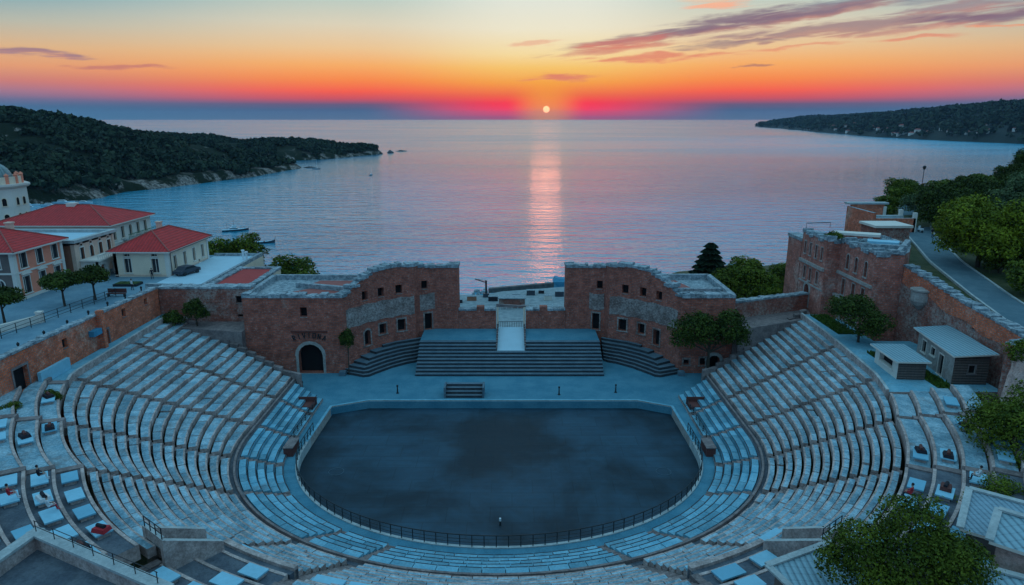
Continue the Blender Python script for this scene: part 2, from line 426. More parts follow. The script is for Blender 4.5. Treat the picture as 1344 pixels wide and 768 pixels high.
def coping(P, tf, th, parent, mats=('coping',), h=(.15,.45), step=.8, over=.12, seed=1, u0=0, u1=None, name='coping'):
    r = random.Random(seed); mb = MB(); u = u0; u1 = P.T if u1 is None else u1
    while u < u1-.05:
        L = min(r.uniform(.6,1.5)*step, u1-u); a = P.at(u); b = P.at(u+L-.02); ma = P.miter(u); m2 = P.miter(u+L-.02)
        if P.seg(u) != P.seg(u+L-.02):
            L = P.L[P.seg(u)+1]-u
            if L < .06: u += L+1e-4; continue
            b = P.at(u+L-1e-3); m2 = P.nrm(u+L/2); ma = m2
        else: ma = m2 = P.nrm(u+L/2)
        z = tf(u+L/2); hh = r.uniform(*h); o0 = over+r.uniform(-.05,.08); o1 = th+over+r.uniform(-.1,.1)
        bt = [(a.x+ma.x*o0,a.y+ma.y*o0,z-.12),(b.x+m2.x*o0,b.y+m2.y*o0,z-.12),(b.x-m2.x*o1,b.y-m2.y*o1,z-.12),(a.x-ma.x*o1,a.y-ma.y*o1,z-.12)]
        mb.hexa(bt, [(x,y,z+hh+r.uniform(-.06,.06)) for x,y,_ in bt], 0, tint=r.uniform(-.25,.25))
        u += L
    return part(name, mb, list(mats), parent)

# ------------------------------------------------------------------ camera, sun, sky
cam = bpy.data.objects.new('camera', bpy.data.cameras.new('camera')); C.objects.link(cam); sc.camera = cam
cam.location = CAM; cam.rotation_euler = (math.pi/2-TILT, 0, 0)
cam.data.sensor_width = 36; cam.data.lens = 36*900/1344; cam.data.clip_start = .5; cam.data.clip_end = 200000
SUN_AZ, SUN_EL = 2.77, .62
sun_dir = Vector((math.sin(R(SUN_AZ))*math.cos(R(SUN_EL)), math.cos(R(SUN_AZ))*math.cos(R(SUN_EL)), math.sin(R(SUN_EL))))
sd = bpy.data.lights.new('sun', 'SUN'); sd.energy = .0042; sd.angle = R(2.5); sd.color = (1, .30, .20)
so = bpy.data.objects.new('sun', sd); C.objects.link(so); so.rotation_euler = (-sun_dir).to_track_quat('-Z', 'Y').to_euler()
so.location = (0, 200, 300)

def lin(r, g, b):
    f = lambda c: (c/255/12.92 if c/255 <= .04045 else ((c/255+.055)/1.055)**2.4)
    return (f(r), f(g), f(b))
w = bpy.data.worlds.new('World'); sc.world = w; w.use_nodes = True
wt = w.node_tree; wt.nodes.clear(); N = NT(wt)
wo = N.n('ShaderNodeOutputWorld'); bg = N.n('ShaderNodeBackground'); N.l(bg.outputs[0], wo.inputs[0])
gen = N.n('ShaderNodeTexCoord').outputs['Generated']
nrm = N.vm('NORMALIZE', gen); sx = N.n('ShaderNodeSeparateXYZ'); N.l(nrm, sx.inputs[0])
el = N.m('MULTIPLY', N.m('ARCSINE', sx.outputs[2]), 180/math.pi)
az = N.m('MULTIPLY', N.m('ARCTAN2', sx.outputs[0], sx.outputs[1]), 180/math.pi)
E12 = N.m('DIVIDE', el, 12.0, clamp=True)
EY = lambda y: max(0, (154-y)/900*57.3*.965)/12      # photo row -> ramp position (camera height does not matter: the sky is at infinity)
g_sun = N.ramp(E12, [(EY(154), lin(200,60,95)), (EY(150), tuple(1.1*c for c in lin(240,16,66))), (EY(144), tuple(1.25*c for c in lin(255,8,40))), (EY(136), tuple(1.15*c for c in lin(255,34,40))), (EY(126), lin(252,105,48)),
                     (EY(110), lin(253,165,62)), (EY(92), lin(252,200,105)), (EY(75), lin(250,222,160)), (EY(45), lin(240,232,205)), (EY(0), lin(222,230,222))])
g_mid = N.ramp(E12, [(EY(154), lin(92,108,132)), (EY(145), lin(76,92,124)), (EY(138), lin(112,84,114)), (EY(131), lin(214,78,84)), (EY(122), lin(255,94,62)),
                     (EY(108), lin(255,140,66)), (EY(90), lin(252,176,100)), (EY(70), lin(240,200,148)), (EY(42), lin(222,212,186)), (EY(0), lin(172,202,200))])
g_far = N.ramp(E12, [(EY(154), lin(70,118,146)), (EY(142), lin(72,108,142)), (EY(135), lin(108,112,146)), (EY(126), lin(166,122,142)), (EY(116), lin(206,128,120)),
                     (EY(100), lin(230,160,116)), (EY(80), lin(222,182,138)), (EY(55), lin(182,186,172)), (EY(25), lin(112,166,182)), (EY(0), lin(76,142,172))])
daz = N.m('ABSOLUTE', N.m('SUBTRACT', az, SUN_AZ))
low = N.mix(N.smooth(daz, 1.5, 15), g_sun, g_mid)
low = N.mix(N.smooth(daz, 15, 42), low, g_far)
low = N.mix(N.smooth(daz, 50, 125), low, lin(128,142,176))
# yellow glow close round the sun
ds = N.vm('DOT_PRODUCT', nrm, tuple(sun_dir)).node.outputs['Value']
ang = N.m('MULTIPLY', N.m('ARCCOSINE', N.m('MINIMUM', ds, .9999999)), 180/math.pi)
low = N.mix(N.m('MULTIPLY', N.smooth(ang, 3.4, .3), .6), low, lin(255,176,30))
# the deep blue upper sky, seen only by the ground and the water
up_sun = N.ramp(N.m('DIVIDE', el, 90.0, clamp=True), [(.09, lin(234,232,222)), (.17, lin(190,214,224)), (.3, lin(116,184,218)), (.5, lin(148,208,238)), (1, lin(168,220,245))])
up_far = N.ramp(N.m('DIVIDE', el, 90.0, clamp=True), [(.09, lin(118,186,216)), (.18, lin(80,170,222)), (.4, lin(130,198,234)), (1, lin(168,220,245))])
up = N.mix(N.smooth(daz, 5, 30), up_sun, up_far)
sky = N.n('ShaderNodeTexSky', sky_type='NISHITA'); sky.sun_disc = False; sky.sun_elevation = R(SUN_EL); sky.sun_rotation = R(SUN_AZ)
sk = N.vm('SCALE', sky.outputs[0]); sk.node.inputs['Scale'].default_value = .08
up = N.mix(1.0, up, sk, 'ADD')
col = N.mix(N.smooth(el, 8.2, 17), low, up)
# cloud streaks
comb = N.n('ShaderNodeCombineXYZ'); N.l(N.m('ADD', N.m('MULTIPLY', az, .16), N.m('MULTIPLY', el, .35)), comb.inputs[0]); N.l(N.m('SUBTRACT', N.m('MULTIPLY', el, 2.3), N.m('MULTIPLY', az, .22)), comb.inputs[1])
st1 = N.noise(comb.outputs[0], 1.1, 6, .62, .6)
comb2 = N.n('ShaderNodeCombineXYZ'); N.l(N.m('MULTIPLY', az, .35), comb2.inputs[0]); N.l(N.m('MULTIPLY', el, 1.4), comb2.inputs[1])
wv = N.noise(comb2.outputs[0], .8, 3, .5)
wel = N.m('ADD', el, N.m('MULTIPLY', N.m('SUBTRACT', wv, .5), 1.1))
AZ = lambda x: math.degrees(math.atan((x-672)/930)); EL = lambda y: (154-y)/900*57.3*.965
def streak(x, y, hl, ht, tilt, s, col_):
    u = N.m('SUBTRACT', az, AZ(x)); v = N.m('SUBTRACT', N.m('SUBTRACT', wel, EL(y)), N.m('MULTIPLY', u, tilt))
    a = N.m('POWER', N.m('DIVIDE', u, hl), 2.0); b = N.m('POWER', N.m('DIVIDE', v, ht), 2.0)
    g = N.m('EXPONENT', N.m('MULTIPLY', N.m('ADD', a, b), -1.0))
    dn = N.m('MULTIPLY', N.smooth(N.m('ADD', st1, N.m('MULTIPLY', g, .45)), .55, .90), N.m('MULTIPLY', N.smooth(g, .05, .5), s))
    return dn, col_, v, ht
purple, grey, orange, rose = lin(128,104,124), lin(122,134,150), lin(255,160,112), lin(226,124,104)
for S in [(905,48,9.5,.62,.16,.95,purple), (1010,40,9,.45,.13,.8,purple), (860,80,6,.28,.03,.85,rose), (1120,52,12,.5,.05,.85,lin(150,116,126)),
          (1275,52,5,.42,.03,.95,purple), (1000,8,3.6,.55,.05,1.0,lin(255,138,92)), (930,22,2.6,.3,.04,.9,lin(255,176,140)), (800,70,5,.36,.1,.8,lin(214,140,120)), (960,66,5,.2,.06,.7,purple), (1080,34,6,.35,.12,.8,purple), (1240,38,5,.3,.05,.8,lin(150,120,132)), (1180,60,6,.2,.02,.7,lin(190,130,124)), (1310,12,5,.4,.04,.8,grey), (1040,72,4,.14,.02,.6,rose), (700,62,2.0,.25,.05,.7,lin(235,170,140)), (1152,8,4,.32,.06,.95,lin(104,100,122)), (730,104,3.0,.28,.03,.95,rose),
          (1290,24,6,.55,.06,.8,grey), (1130,22,7,.4,.1,.5,grey), (60,86,3.4,.22,-.03,.9,lin(150,116,136)), (165,99,3.2,.2,.02,.9,lin(200,122,112)), (10,90,3,.2,0,.8,lin(150,120,140)),
          (985,93,1.8,.1,0,.8,lin(170,116,108)), (1195,68,2.2,.14,.03,.7,rose), (940,15,3,.3,.02,.6,lin(250,190,150)), (1320,61,3,.12,0,.8,lin(240,140,104)), (820,62,4,.4,.12,.6,rose)]:
    dn, c_, v, ht = streak(*S)
    lit = N.mix(N.smooth(v, ht*.2, -ht*1.2), c_, tuple(min(1, a*.6+b*.4) for a, b in zip(c_, orange)))
    col = N.mix(N.m('MULTIPLY', dn, .9), col, lit)
# the disc itself
col = N.mix(N.smooth(ang, .29, .23), col, (2.2, 1.0, .42))
N.l(col, bg.inputs[0]); bg.inputs[1].default_value = 1.0
sc.view_settings.view_transform = 'Standard'; sc.view_settings.look = 'None'; sc.view_settings.exposure = 0; sc.view_settings.gamma = 1
sc.view_settings.use_curve_mapping = False
sc.cycles.use_denoising = True
try: sc.cycles.denoiser = 'OPENIMAGEDENOISE'
except Exception: pass
sc.cycles.max_bounces = 6; sc.cycles.diffuse_bounces = 3; sc.cycles.glossy_bounces = 3; sc.cycles.transparent_max_bounces = 6
sc.cycles.caustics_reflective = False; sc.cycles.caustics_refractive = False

# ------------------------------------------------------------------ sea
m, nt, b = new_mat('sea water'); N = NT(nt); p = N.pos()
mp = N.n('ShaderNodeMapping'); N.l(p, mp.inputs[0]); mp.inputs['Scale'].default_value = (.035, .115, 1); mp.inputs['Rotation'].default_value = (0,0,R(5))
mp2 = N.n('ShaderNodeMapping'); N.l(p, mp2.inputs[0]); mp2.inputs['Scale'].default_value = (.24, .46, 1); mp2.inputs['Rotation'].default_value = (0,0,R(-7))
mp3 = N.n('ShaderNodeMapping'); N.l(p, mp3.inputs[0]); mp3.inputs['Scale'].default_value = (.0012, .0045, 1); mp3.inputs['Rotation'].default_value = (0,0,R(-9))
w1 = N.noise(mp.outputs[0], 1.0, 3, .5, .3); w2 = N.noise(mp2.outputs[0], 1.0, 3, .55); slick = N.noise(mp3.outputs[0], 1.0, 4, .6, .5)
h = N.m('ADD', N.m('MULTIPLY', w1, 2.6), N.m('MULTIPLY', w2, .9))
bn = N.n('ShaderNodeBump'); bn.inputs['Distance'].default_value = 1.0
N.l(h, bn.inputs['Height']); N.l(N.m('ADD', .55, N.m('MULTIPLY', N.smooth(slick, .42, .6), .25)), bn.inputs['Strength']); N.l(bn.outputs[0], b.inputs['Normal'])
b.inputs['Base Color'].default_value = (.014, .17, .27, 1); b.inputs['IOR'].default_value = 1.52
sp = N.n('ShaderNodeSeparateXYZ'); N.l(p, sp.inputs[0])
N.l(N.m('ADD', N.m('ADD', .05, N.m('MULTIPLY', N.smooth(slick, .4, .62), .06)), N.m('MULTIPLY', N.smooth(sp.outputs[1], 350, 1800), .13)), b.inputs['Roughness'])   # the open sea is choppier than the bay
def refl_patch(cx, cy, r_): return N.smooth(N.vm('DISTANCE', p, (cx, cy, SEA)).node.outputs['Value'], r_, r_*.15)
refl_mask = N.m('MAXIMUM', refl_patch(-300, 560, 470), N.m('MAXIMUM', refl_patch(1050, 1750, 1100), N.m('MAXIMUM', refl_patch(190, 420, 260), refl_patch(-20, 240, 230))))
N.l(N.mix(refl_mask, (.014,.15,.24), (.016,.27,.42)), b.inputs['Base Color'])                                       # bluer patches painted into the water in place of reflected upper sky
M['sea'] = m
s = MB(); s.face([(-21000,-600,SEA),(21000,-600,SEA),(21000,20000,SEA),(-21000,20000,SEA)]); setting('sea', s, ['sea'], uv=False)

# ------------------------------------------------------------------ near land
def sm(x, a, b):
    t = np.clip((x-a)/(b-a), 0, 1); return t*t*(3-2*t)
RX = np.interp
def road_x(Y): return RX(Y, [60, 76, 86, 103, 121, 150, 176, 210], [59, 59.5, 62, 66.5, 73, 87, 103, 128])
def road_z(Y): return RX(Y, [60, 76, 86, 103, 121, 150, 176, 210], [12.8, 13.2, 13.6, 14.5, 15.5, 16.6, 17.6, 18.0])
def land(X, Y):
    X = np.asarray(X, float); Y = np.asarray(Y, float)
    yc = RX(X, [-900,-400,-300,-200,-130,-90,-40,0,60,120,200,320,600], [475,470,430,300,235,200,202,232,232,246,252,330,420])
    rz = road_z(Y); rx = road_x(Y)
    right = rz-.12+np.minimum(np.clip(X-rx-4, 0, 200)*.30*sm(X-rx, 2, 30), 8.5+np.clip(X-115, 0, 40)*.2)
    wst = sm(X-(rx-13), 0, 9); right = np.where(Y > 112, 1.0+(right-1.0)*wst, right)
    base = np.where(X < -52.5, 10.9, np.where(X > 54.2, right, -4.0))
    mid = (X > -52.5) & (X < 54.2) & (Y > 107); base = np.where(mid, 2.0-29.5*np.exp(-(X/27)**4), base)
    D = yc-Y
    drop = sm(D, -8, np.where(X > 54.2, 70, np.where(np.abs(X) < 34, 60, 85)))
    z = -34+(base+34)*drop
    bump_ = .5*np.sin(X*.21+1.3)*np.cos(Y*.17)+.4*np.sin(X*.07+Y*.11)
    return z+np.where((Y > 128) | (X > rx+6), bump_, 0)
xs = sorted(set([*range(-900,-150,15), *range(-150,-60,3), *np.arange(-60,-53,1.0), -52.9,-52.3, *range(-48,50,4), 54.0,54.4, *np.arange(55,80,1.0), *range(80,160,3), *range(160,620,12)]))
ys = sorted(set([*range(-60,60,6), *np.arange(60,106,1.5), 106.5,107.5, *range(110,300,3), *range(300,500,8)]))
GX, GY = np.meshgrid(np.array(xs, float), np.array(ys, float)); GZ = land(GX, GY)
def grid_mesh(name, GX, GY, GZ, mat, smooth=True):
    ny, nx = GX.shape; V = np.stack([GX, GY, GZ], -1).reshape(-1, 3)
    idx = np.arange(nx*ny).reshape(ny, nx)
    F = np.stack([idx[:-1,:-1], idx[:-1,1:], idx[1:,1:], idx[1:,:-1]], -1).reshape(-1, 4)
    me = bpy.data.meshes.new(name); me.vertices.add(len(V)); me.vertices.foreach_set('co', V.astype(np.float32).ravel())
    me.loops.add(F.size); me.loops.foreach_set('vertex_index', F.astype(np.int32).ravel())
    me.polygons.add(len(F)); me.polygons.foreach_set('loop_start', np.arange(0, F.size, 4, dtype=np.int32)); me.polygons.foreach_set('loop_total', np.full(len(F), 4, np.int32))
    me.materials.append(M[mat]); me.update(calc_edges=True); me.validate()
    if smooth: me.polygons.foreach_set('use_smooth', [True]*len(F))
    return me
M['earth'] = mat_stone('scrub earth', (.028,.045,.016), (.085,.085,.045), .6, .3)
o = link('terrain', grid_mesh('terrain', GX, GY, GZ, 'earth')); o['kind'] = 'structure'
# street and plaza surfaces
s = MB(); s.prism([(-52.6,40),(-52.6,98.6),(-55.1,99.8),(-55.1,126),(-104,126),(-104,40)], 10.2, 11.0); setting('plaza_paving', s, ['plaza'])
s = MB(); YR = list(np.arange(62, 180, 2.0))
for a, b_ in zip(YR, YR[1:]):
    q = []
    for y in (a, b_): q.append((float(road_x(y)), float(road_z(y))+.06))
    wv_ = 2.3
    s.face([(q[0][0]-wv_,a,q[0][1]),(q[0][0]+wv_,a,q[0][1]),(q[1][0]+wv_,b_,q[1][1]),(q[1][0]-wv_,b_,q[1][1])], 0)
setting('road', s, ['asphalt'])
s = MB()
for sg in (-1, 1):
    for a, b_ in zip(YR, YR[1:]):
        x0, x1 = float(road_x(a))+sg*2.32, float(road_x(b_))+sg*2.32; z0, z1 = float(road_z(a)), float(road_z(b_))
        e = .28*sg
        bt = [(min(x0,x0+e),a,z0-.3),(max(x0,x0+e),a,z0-.3),(max(x1,x1+e),b_,z1-.3),(min(x1,x1+e),b_,z1-.3)]
        s.hexa(bt, [(bt[0][0],a,z0+.2),(bt[1][0],a,z0+.2),(bt[2][0],b_,z1+.2),(bt[3][0],b_,z1+.2)], 0)
setting('kerb', s, ['curb'])

# ------------------------------------------------------------------ far hills
def sdist(P, X, Y):
    """distance inside a polygon (negative outside)"""
    P = np.array(P, float); d = np.full(X.shape, 1e12); ins = np.zeros(X.shape, bool)
    for i in range(len(P)):
        a, b_ = P[i], P[(i+1) % len(P)]; e = b_-a
        t = np.clip(((X-a[0])*e[0]+(Y-a[1])*e[1])/(e@e), 0, 1)
        d = np.minimum(d, (X-a[0]-t*e[0])**2+(Y-a[1]-t*e[1])**2)
        c = ((a[1] > Y) != (b_[1] > Y)) & (X < (b_[0]-a[0])*(Y-a[1])/(b_[1]-a[1]+1e-12)+a[0]); ins ^= c
    return np.where(ins, 1, -1)*np.sqrt(d)
def fbm(X, Y, s, seed, octv=4):
    r = np.random.RandomState(seed); z = np.zeros(X.shape); a = 1.0
    for k in range(octv):
        for _ in range(3):
            th = r.uniform(0, 2*math.pi); z += a/3*np.sin((X*math.cos(th)+Y*math.sin(th))/s+r.uniform(0, 6.28)+1.3*np.sin((Y*math.cos(th)-X*math.sin(th))/(s*1.7)))
        s /= 2.1; a *= .5
    return z
HILL = [(-1900,520),(-420,505),(-372,530),(-347,556),(-352,592),(-358,629),(-340,657),(-330,690),(-318,716),(-309,760),(-300,795),(-288,860),(-279,925),(-290,948),(-345,968),(-440,1000),(-450,1035),(-400,1062),(-350,1085),
        (-318,1110),(-295,1150),(-268,1225),(-240,1295),(-262,1320),(-330,1345),(-480,1400),(-800,1560),(-1900,1700)]
def hill_z(X, Y):
    D = sdist(HILL, X, Y)+5*fbm(X, Y, 30, 3)
    k = np.where(Y > 960, np.clip(1-(Y-960)/160, .42, 1), 1)*np.where(Y < 985, np.clip((-X-268)/125, .22, 1), 1)
    z = np.where(D > 0, (7+6*fbm(X, Y, 30, 5))*(1-np.exp(-np.maximum(D, 0)/4))+k*(66*(1-np.exp(-np.maximum(D, 0)/165))+15*sm(D, 130, 330))+k*np.clip(D, 0, 60)/60*7*fbm(X, Y, 75, 8), D*.8)
    return np.maximum(SEA+z, SEA-8), D
HEAD = [(1800,5260),(1640,4400),(1468,3500),(1360,2950),(1255,2420),(1262,2100),(1300,1790),(1400,1450),(4200,1300),(6000,3500),(3600,5900),(2300,5600)]
def head_z(X, Y):
    D = sdist(HEAD, X, Y)+14*fbm(X, Y, 120, 13)
    z = np.where(D > 0, 8*(1-np.exp(-np.maximum(D, 0)/8))+(120+np.clip((3200-Y)/1400, -.5, 1)*60)*(1-np.exp(-np.maximum(D, 0)/430))+np.clip(D, 0, 200)/200*(12*fbm(X, Y, 240, 21)+5*fbm(X, Y, 60, 22)), D*.5)
    return np.maximum(SEA+z, SEA-10), D
m, nt, b = new_mat('hillside scrub and limestone'); N = NT(nt); p = N.pos()
sep = N.n('ShaderNodeSeparateXYZ'); N.l(p, sep.inputs[0])
rk = N.noise(p, .045, 6, .7, .4); fine = N.noise(p, .35, 5, .75)
shore = N.smooth(sep.outputs[2], -13, -27)
rocky = N.m('MAXIMUM', N.m('MULTIPLY', shore, N.smooth(rk, .47, .57)), N.smooth(rk, .60, .66))
rockc = N.mix(N.smooth(fine, .35, .65), (.07,.062,.058), (.44,.37,.33))
cc = N.mix(rocky, N.mix(fine, (.008,.016,.010), (.025,.036,.018)), rockc)
N.l(cc, b.inputs['Base Color']); b.inputs['Roughness'].default_value = .95; b.inputs['Specular IOR Level'].default_value = .1
N.bump(fine, 1.0, 3.0, b); M['hill'] = m
GX, GY = np.meshgrid(np.arange(-1500, -215, 6.0), np.arange(490, 1420, 6.0)); GZ, _ = hill_z(GX, GY)
o = link('hill', grid_mesh('hill', GX, GY, GZ, 'hill', False)); o['kind'] = 'structure'
M['headland'] = mat_plain('headland scrub', (.018,.030,.026), .95, .4, .02, fine=.1)
GX, GY = np.meshgrid(np.arange(1150, 4300, 18.0), np.arange(1300, 5700, 22.0)); GZ, _ = head_z(GX, GY)
o = link('headland', grid_mesh('headland', GX, GY, GZ, 'headland', False)); o['kind'] = 'structure'

def ico(sub=1):
    bm = bmesh.new(); bmesh.ops.create_icosphere(bm, subdivisions=sub, radius=1)
    v = np.array([x.co for x in bm.verts]); f = np.array([[l.index for l in x.verts] for x in bm.faces]); bm.free(); return v, f
def raw_mesh(name, V, F, tint, mats):
    k = F.shape[1]
    me = bpy.data.meshes.new(name); me.vertices.add(len(V)); me.vertices.foreach_set('co', V.astype(np.float32).ravel())
    me.loops.add(F.size); me.loops.foreach_set('vertex_index', F.astype(np.int32).ravel())
    me.polygons.add(len(F)); me.polygons.foreach_set('loop_start', np.arange(0, F.size, k, dtype=np.int32)); me.polygons.foreach_set('loop_total', np.full(len(F), k, np.int32))
    for m_ in mats: me.materials.append(M[m_])
    a = me.attributes.new('tint', 'FLOAT', 'FACE'); a.data.foreach_set('value', tint.astype(np.float32))
    me.update(calc_edges=True); return me
def forest(name, zf, xr, yr, n, size, seed, mat, dmin, keep, mx=1e9, clumps=22, leaf=.85):
    r = np.random.RandomState(seed); X = r.uniform(*xr, n); Y = r.uniform(*yr, n); Z, D = zf(X, Y)
    bare = fbm(X, Y, 38, 17)
    sh = fbm(X, Y, 26, 29); ok = (D > 1.5+np.where(sh > .1, 0, dmin)) & (D < mx) & keep(X, Y) & (bare > -.62) & ((D > dmin*2.5) | (r.rand(n) < np.where(sh > .1, .9, .35))); X, Y, Z = X[ok], Y[ok], Z[ok]; n = len(X)
    s_ = r.uniform(.6, 1.4, n)*size; K = clumps; d = r.normal(size=(n, K, 3)); d /= np.linalg.norm(d, axis=2)[..., None]; d[..., 2] = np.abs(d[..., 2])*1.0-.25
    c = np.stack([X, Y, Z+s_*.55], -1)[:, None]+d*s_[:, None, None]*np.array([1, 1, .85])*r.uniform(.75, 1.08, (n, K, 1))
    a = d+r.normal(size=d.shape)*.35; a /= np.linalg.norm(a, axis=2)[..., None]; t_ = np.cross(a, r.normal(size=d.shape)); t_ /= np.linalg.norm(t_, axis=2)[..., None]; b_ = np.cross(a, t_)
    q = (s_[:, None, None]*leaf)*r.uniform(.7, 1.3, (n, K, 1)); t_ = t_*q; b_ = b_*q*.8
    v = np.stack([c-t_*.5-b_*.25, c-t_*.1-b_*.5, c+t_*.5, c-t_*.05+b_*.5], 2); F = np.arange(n*K*4).reshape(-1, 4)
    t = (np.repeat(r.uniform(-.8, .8, n), K)+r.uniform(-.5, .5, n*K))
    o = link(name, raw_mesh(name, v.reshape(-1, 3), F, t, [mat])); o['kind'] = 'stuff'; o['label'] = 'dark wooded slope of the bay running down to the water' if 'left' in name else ''
    return o
o = forest('hillside_woodland', hill_z, (-1100, -225), (500, 1400), 30000, 4.6, 4, 'forest', 9, lambda X, Y: X > -.80*Y-60)
o['label'] = 'dense dark green woodland covering the hill across the bay'
o = forest('headland_woodland', head_z, (1230, 2700), (1450, 5400), 15000, 11, 9, 'forest', 14, lambda X, Y: (X < .80*Y+60), 900, 12, .95)
o['label'] = 'dark blue woodland covering the distant headland'

# ------------------------------------------------------------------ amphitheatre seating
XC = -1.35
def hit(th, s):
    """where the ray at angle th (degrees, 0 = towards the camera) from (XC,72) meets the ring at offset s"""
    t = R(th); dx, dy = math.sin(t), -math.cos(t); a, b_ = 21.9+s, 18.0+s
    if abs(dx) > 1e-6:
        r = a/abs(dx)
        if 2+r*dy >= 0: return (XC+dx*r, 72+dy*r)
    A = dx*dx/a/a+dy*dy/b_/b_; B = 2*2*dy/b_/b_; Cc = 4/b_/b_-1
    r = (-B+math.sqrt(B*B-4*A*Cc))/(2*A)
    return (XC+dx*r, 72+dy*r)
def S_out(th):
    if th < 0: return float(np.interp(-th, [0, 45, 60, 75, 91, 120], [18, 18, 17.8, 21, 26.6, 27.4]))
    return float(np.interp(th, [0, 45, 60, 75, 91, 106, 120], [18, 18, 17.6, 17.8, 20.6, 21.6, 22.3]))
NR = 14; HR = .4
def s_row(th, k): return 6.6+(S_out(th)-6.6)*k/NR
def z_row(k): return 2.0+HR*k
TH0, TH1 = -117.8, 120.0
AISLES = [-106, -91, -75.5, -60, -37, -24, 24, 37, 60, 75.5, 91, 106]
WEDGES = list(zip([TH0, *AISLES], [*AISLES, TH1]))
def half_w(th): return .8 if abs(abs(th)-24) < 1 else .46
def dth(th, s, w_): x, y = hit(th, s); return math.degrees(w_/math.hypot(x-XC, y-72))
def rows_for(wd): return 7 if 23 < abs(sum(wd)/2) < 37.5 else (10 if abs(sum(wd)/2) < 23 else NR)
amph = thing('amphitheatre', 'vast horseshoe of pale stone seating rows rising round the dark sunken arena', 'amphitheatre', (XC, 72, 0))
MS = ['tread', 'riser', 'tread_low', 'stair', 'terrace', 'curb', 'stepriser']
def stone_row(mb, ta, tb, s0, s1, z, zb, mt, mr, L=1.3, jit=.025, r=rng, nose=.15, mn=1):
    f0, f1 = (s0 if callable(s0) else (lambda t: s0)), (s1 if callable(s1) else (lambda t: s1))
    t = ta
    while t < tb-1e-6:
        x, y = hit(t, f1(t)); d = math.degrees(r.uniform(.82, 1.18)*L/math.hypot(x-XC, y-72))
        if tb-(t+d) < d*.45: d = tb-t
        e = min(tb, t+d); g = math.degrees(.035/math.hypot(x-XC, y-72))
        a0, b0, b1, a1 = hit(t+g, f0(t)), hit(e-g, f0(e)), hit(e-g, f1(e)), hit(t+g, f1(t))
        zz = z+r.uniform(-jit, jit)-(r.uniform(.05,.17) if r.random() < .045 and nose > .12 else 0)
        P4 = [a1, b1, b0, a0]
        B4 = [(px,py,zb) for px,py in P4]; T4 = [(px,py,zz+r.uniform(-.012,.012)) for px,py in P4]; tt = r.uniform(-.26,.22)
        lr = lambda a_, b_, f: tuple(a_[i_]+(b_[i_]-a_[i_])*f for i_ in range(3)); dep_ = math.dist(T4[0][:2], T4[3][:2]); f = 1-nose/max(dep_, .3)
        n0, n1 = lr(T4[0], T4[3], f), lr(T4[1], T4[2], f)
        mb.face([T4[0], T4[1], n1, n0], mt, tt); mb.face([n0, n1, T4[2], T4[3]], mn, tt*.6)      # worn stone lip; on lower rows a dark strip painted for the row shadow
        for i_ in range(4):
            j_ = (i_+1) % 4; mb.face([B4[i_], B4[j_], T4[j_], T4[i_]], mr, tt)
        t = e
for wi, wd in enumerate(WEDGES):
    ta, tb = wd
    for upper in (0, 1):
        blk = None
        base = MB()
        if upper:
            K = rows_for(wd)
            def lim(t, s_, sgn):
                return t
        else: K = 5
        rowmbs = []
        for k in range(K):
            mb = MB()
            if upper:
                sm_ = s_row((ta+tb)/2, k); a_ = ta+(dth(ta, s_row(ta, k), half_w(ta)) if wi else 0); b_ = tb-(dth(tb, s_row(tb, k), half_w(tb)) if wi < len(WEDGES)-1 else 0)
                stone_row(mb, a_, b_, lambda t: s_row(t, k)+.03, lambda t: s_row(t, k+1)-.2, z_row(k), z_row(k)-HR-.35, 0, 1, 1.8)
            else:
                s0 = 1.5+.86*k; a_ = ta+(dth(ta, s0, .4 if half_w(ta) < .9 else .7) if wi else 1.5); b_ = tb-(dth(tb, s0, .4 if half_w(tb) < .9 else .7) if wi < len(WEDGES)-1 else 1.5)
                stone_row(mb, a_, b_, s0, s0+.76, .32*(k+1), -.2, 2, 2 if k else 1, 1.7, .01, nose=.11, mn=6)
            rowmbs.append(mb)
        blk = part('seating_block', rowmbs[0], MS, amph)
        for mb in rowmbs[1:]: part('seat_row', mb, MS, blk)
# stairways in the aisles
for th in AISLES:
    mb = MB(); w_ = half_w(th)-.06
    def step(s0, s1, z, zb, ww, m_):
        p = []
        for s_, sg in ((s1,-1),(s1,1),(s0,1),(s0,-1)):
            d = dth(th, s_, ww); p.append(hit(th+sg*d, s_))
        mb.hexa([(x,y,zb) for x,y in p], [(x,y,z) for x,y in p], m_, m_, rng.uniform(-.2,.2), bottom=False)
    for k in range(5):
        step(1.5+.86*k, 1.5+.86*k+.42, .32*k+.10, -.25, (.4 if w_ < .8 else .7)-.04, 3); step(1.5+.86*k+.43, 1.5+.86*(k+1)-.01, .32*k+.22, -.25, (.4 if w_ < .8 else .7)-.04, 3)
    Kx = 10 if abs(th) < 25 else (8 if abs(th) < 40 else NR)
    for k in range(Kx):
        a_, b_ = s_row(th, k), s_row(th, k+1); z = z_row(k)-HR-(.12 if abs(th) < 30 else .02)
        step(a_+.02, (a_+b_)/2, z+.02, z-.6, w_, 3); step((a_+b_)/2+.01, b_+.01, z+.2, z-.6, w_, 3)
    part('stairway', mb, MS, amph)
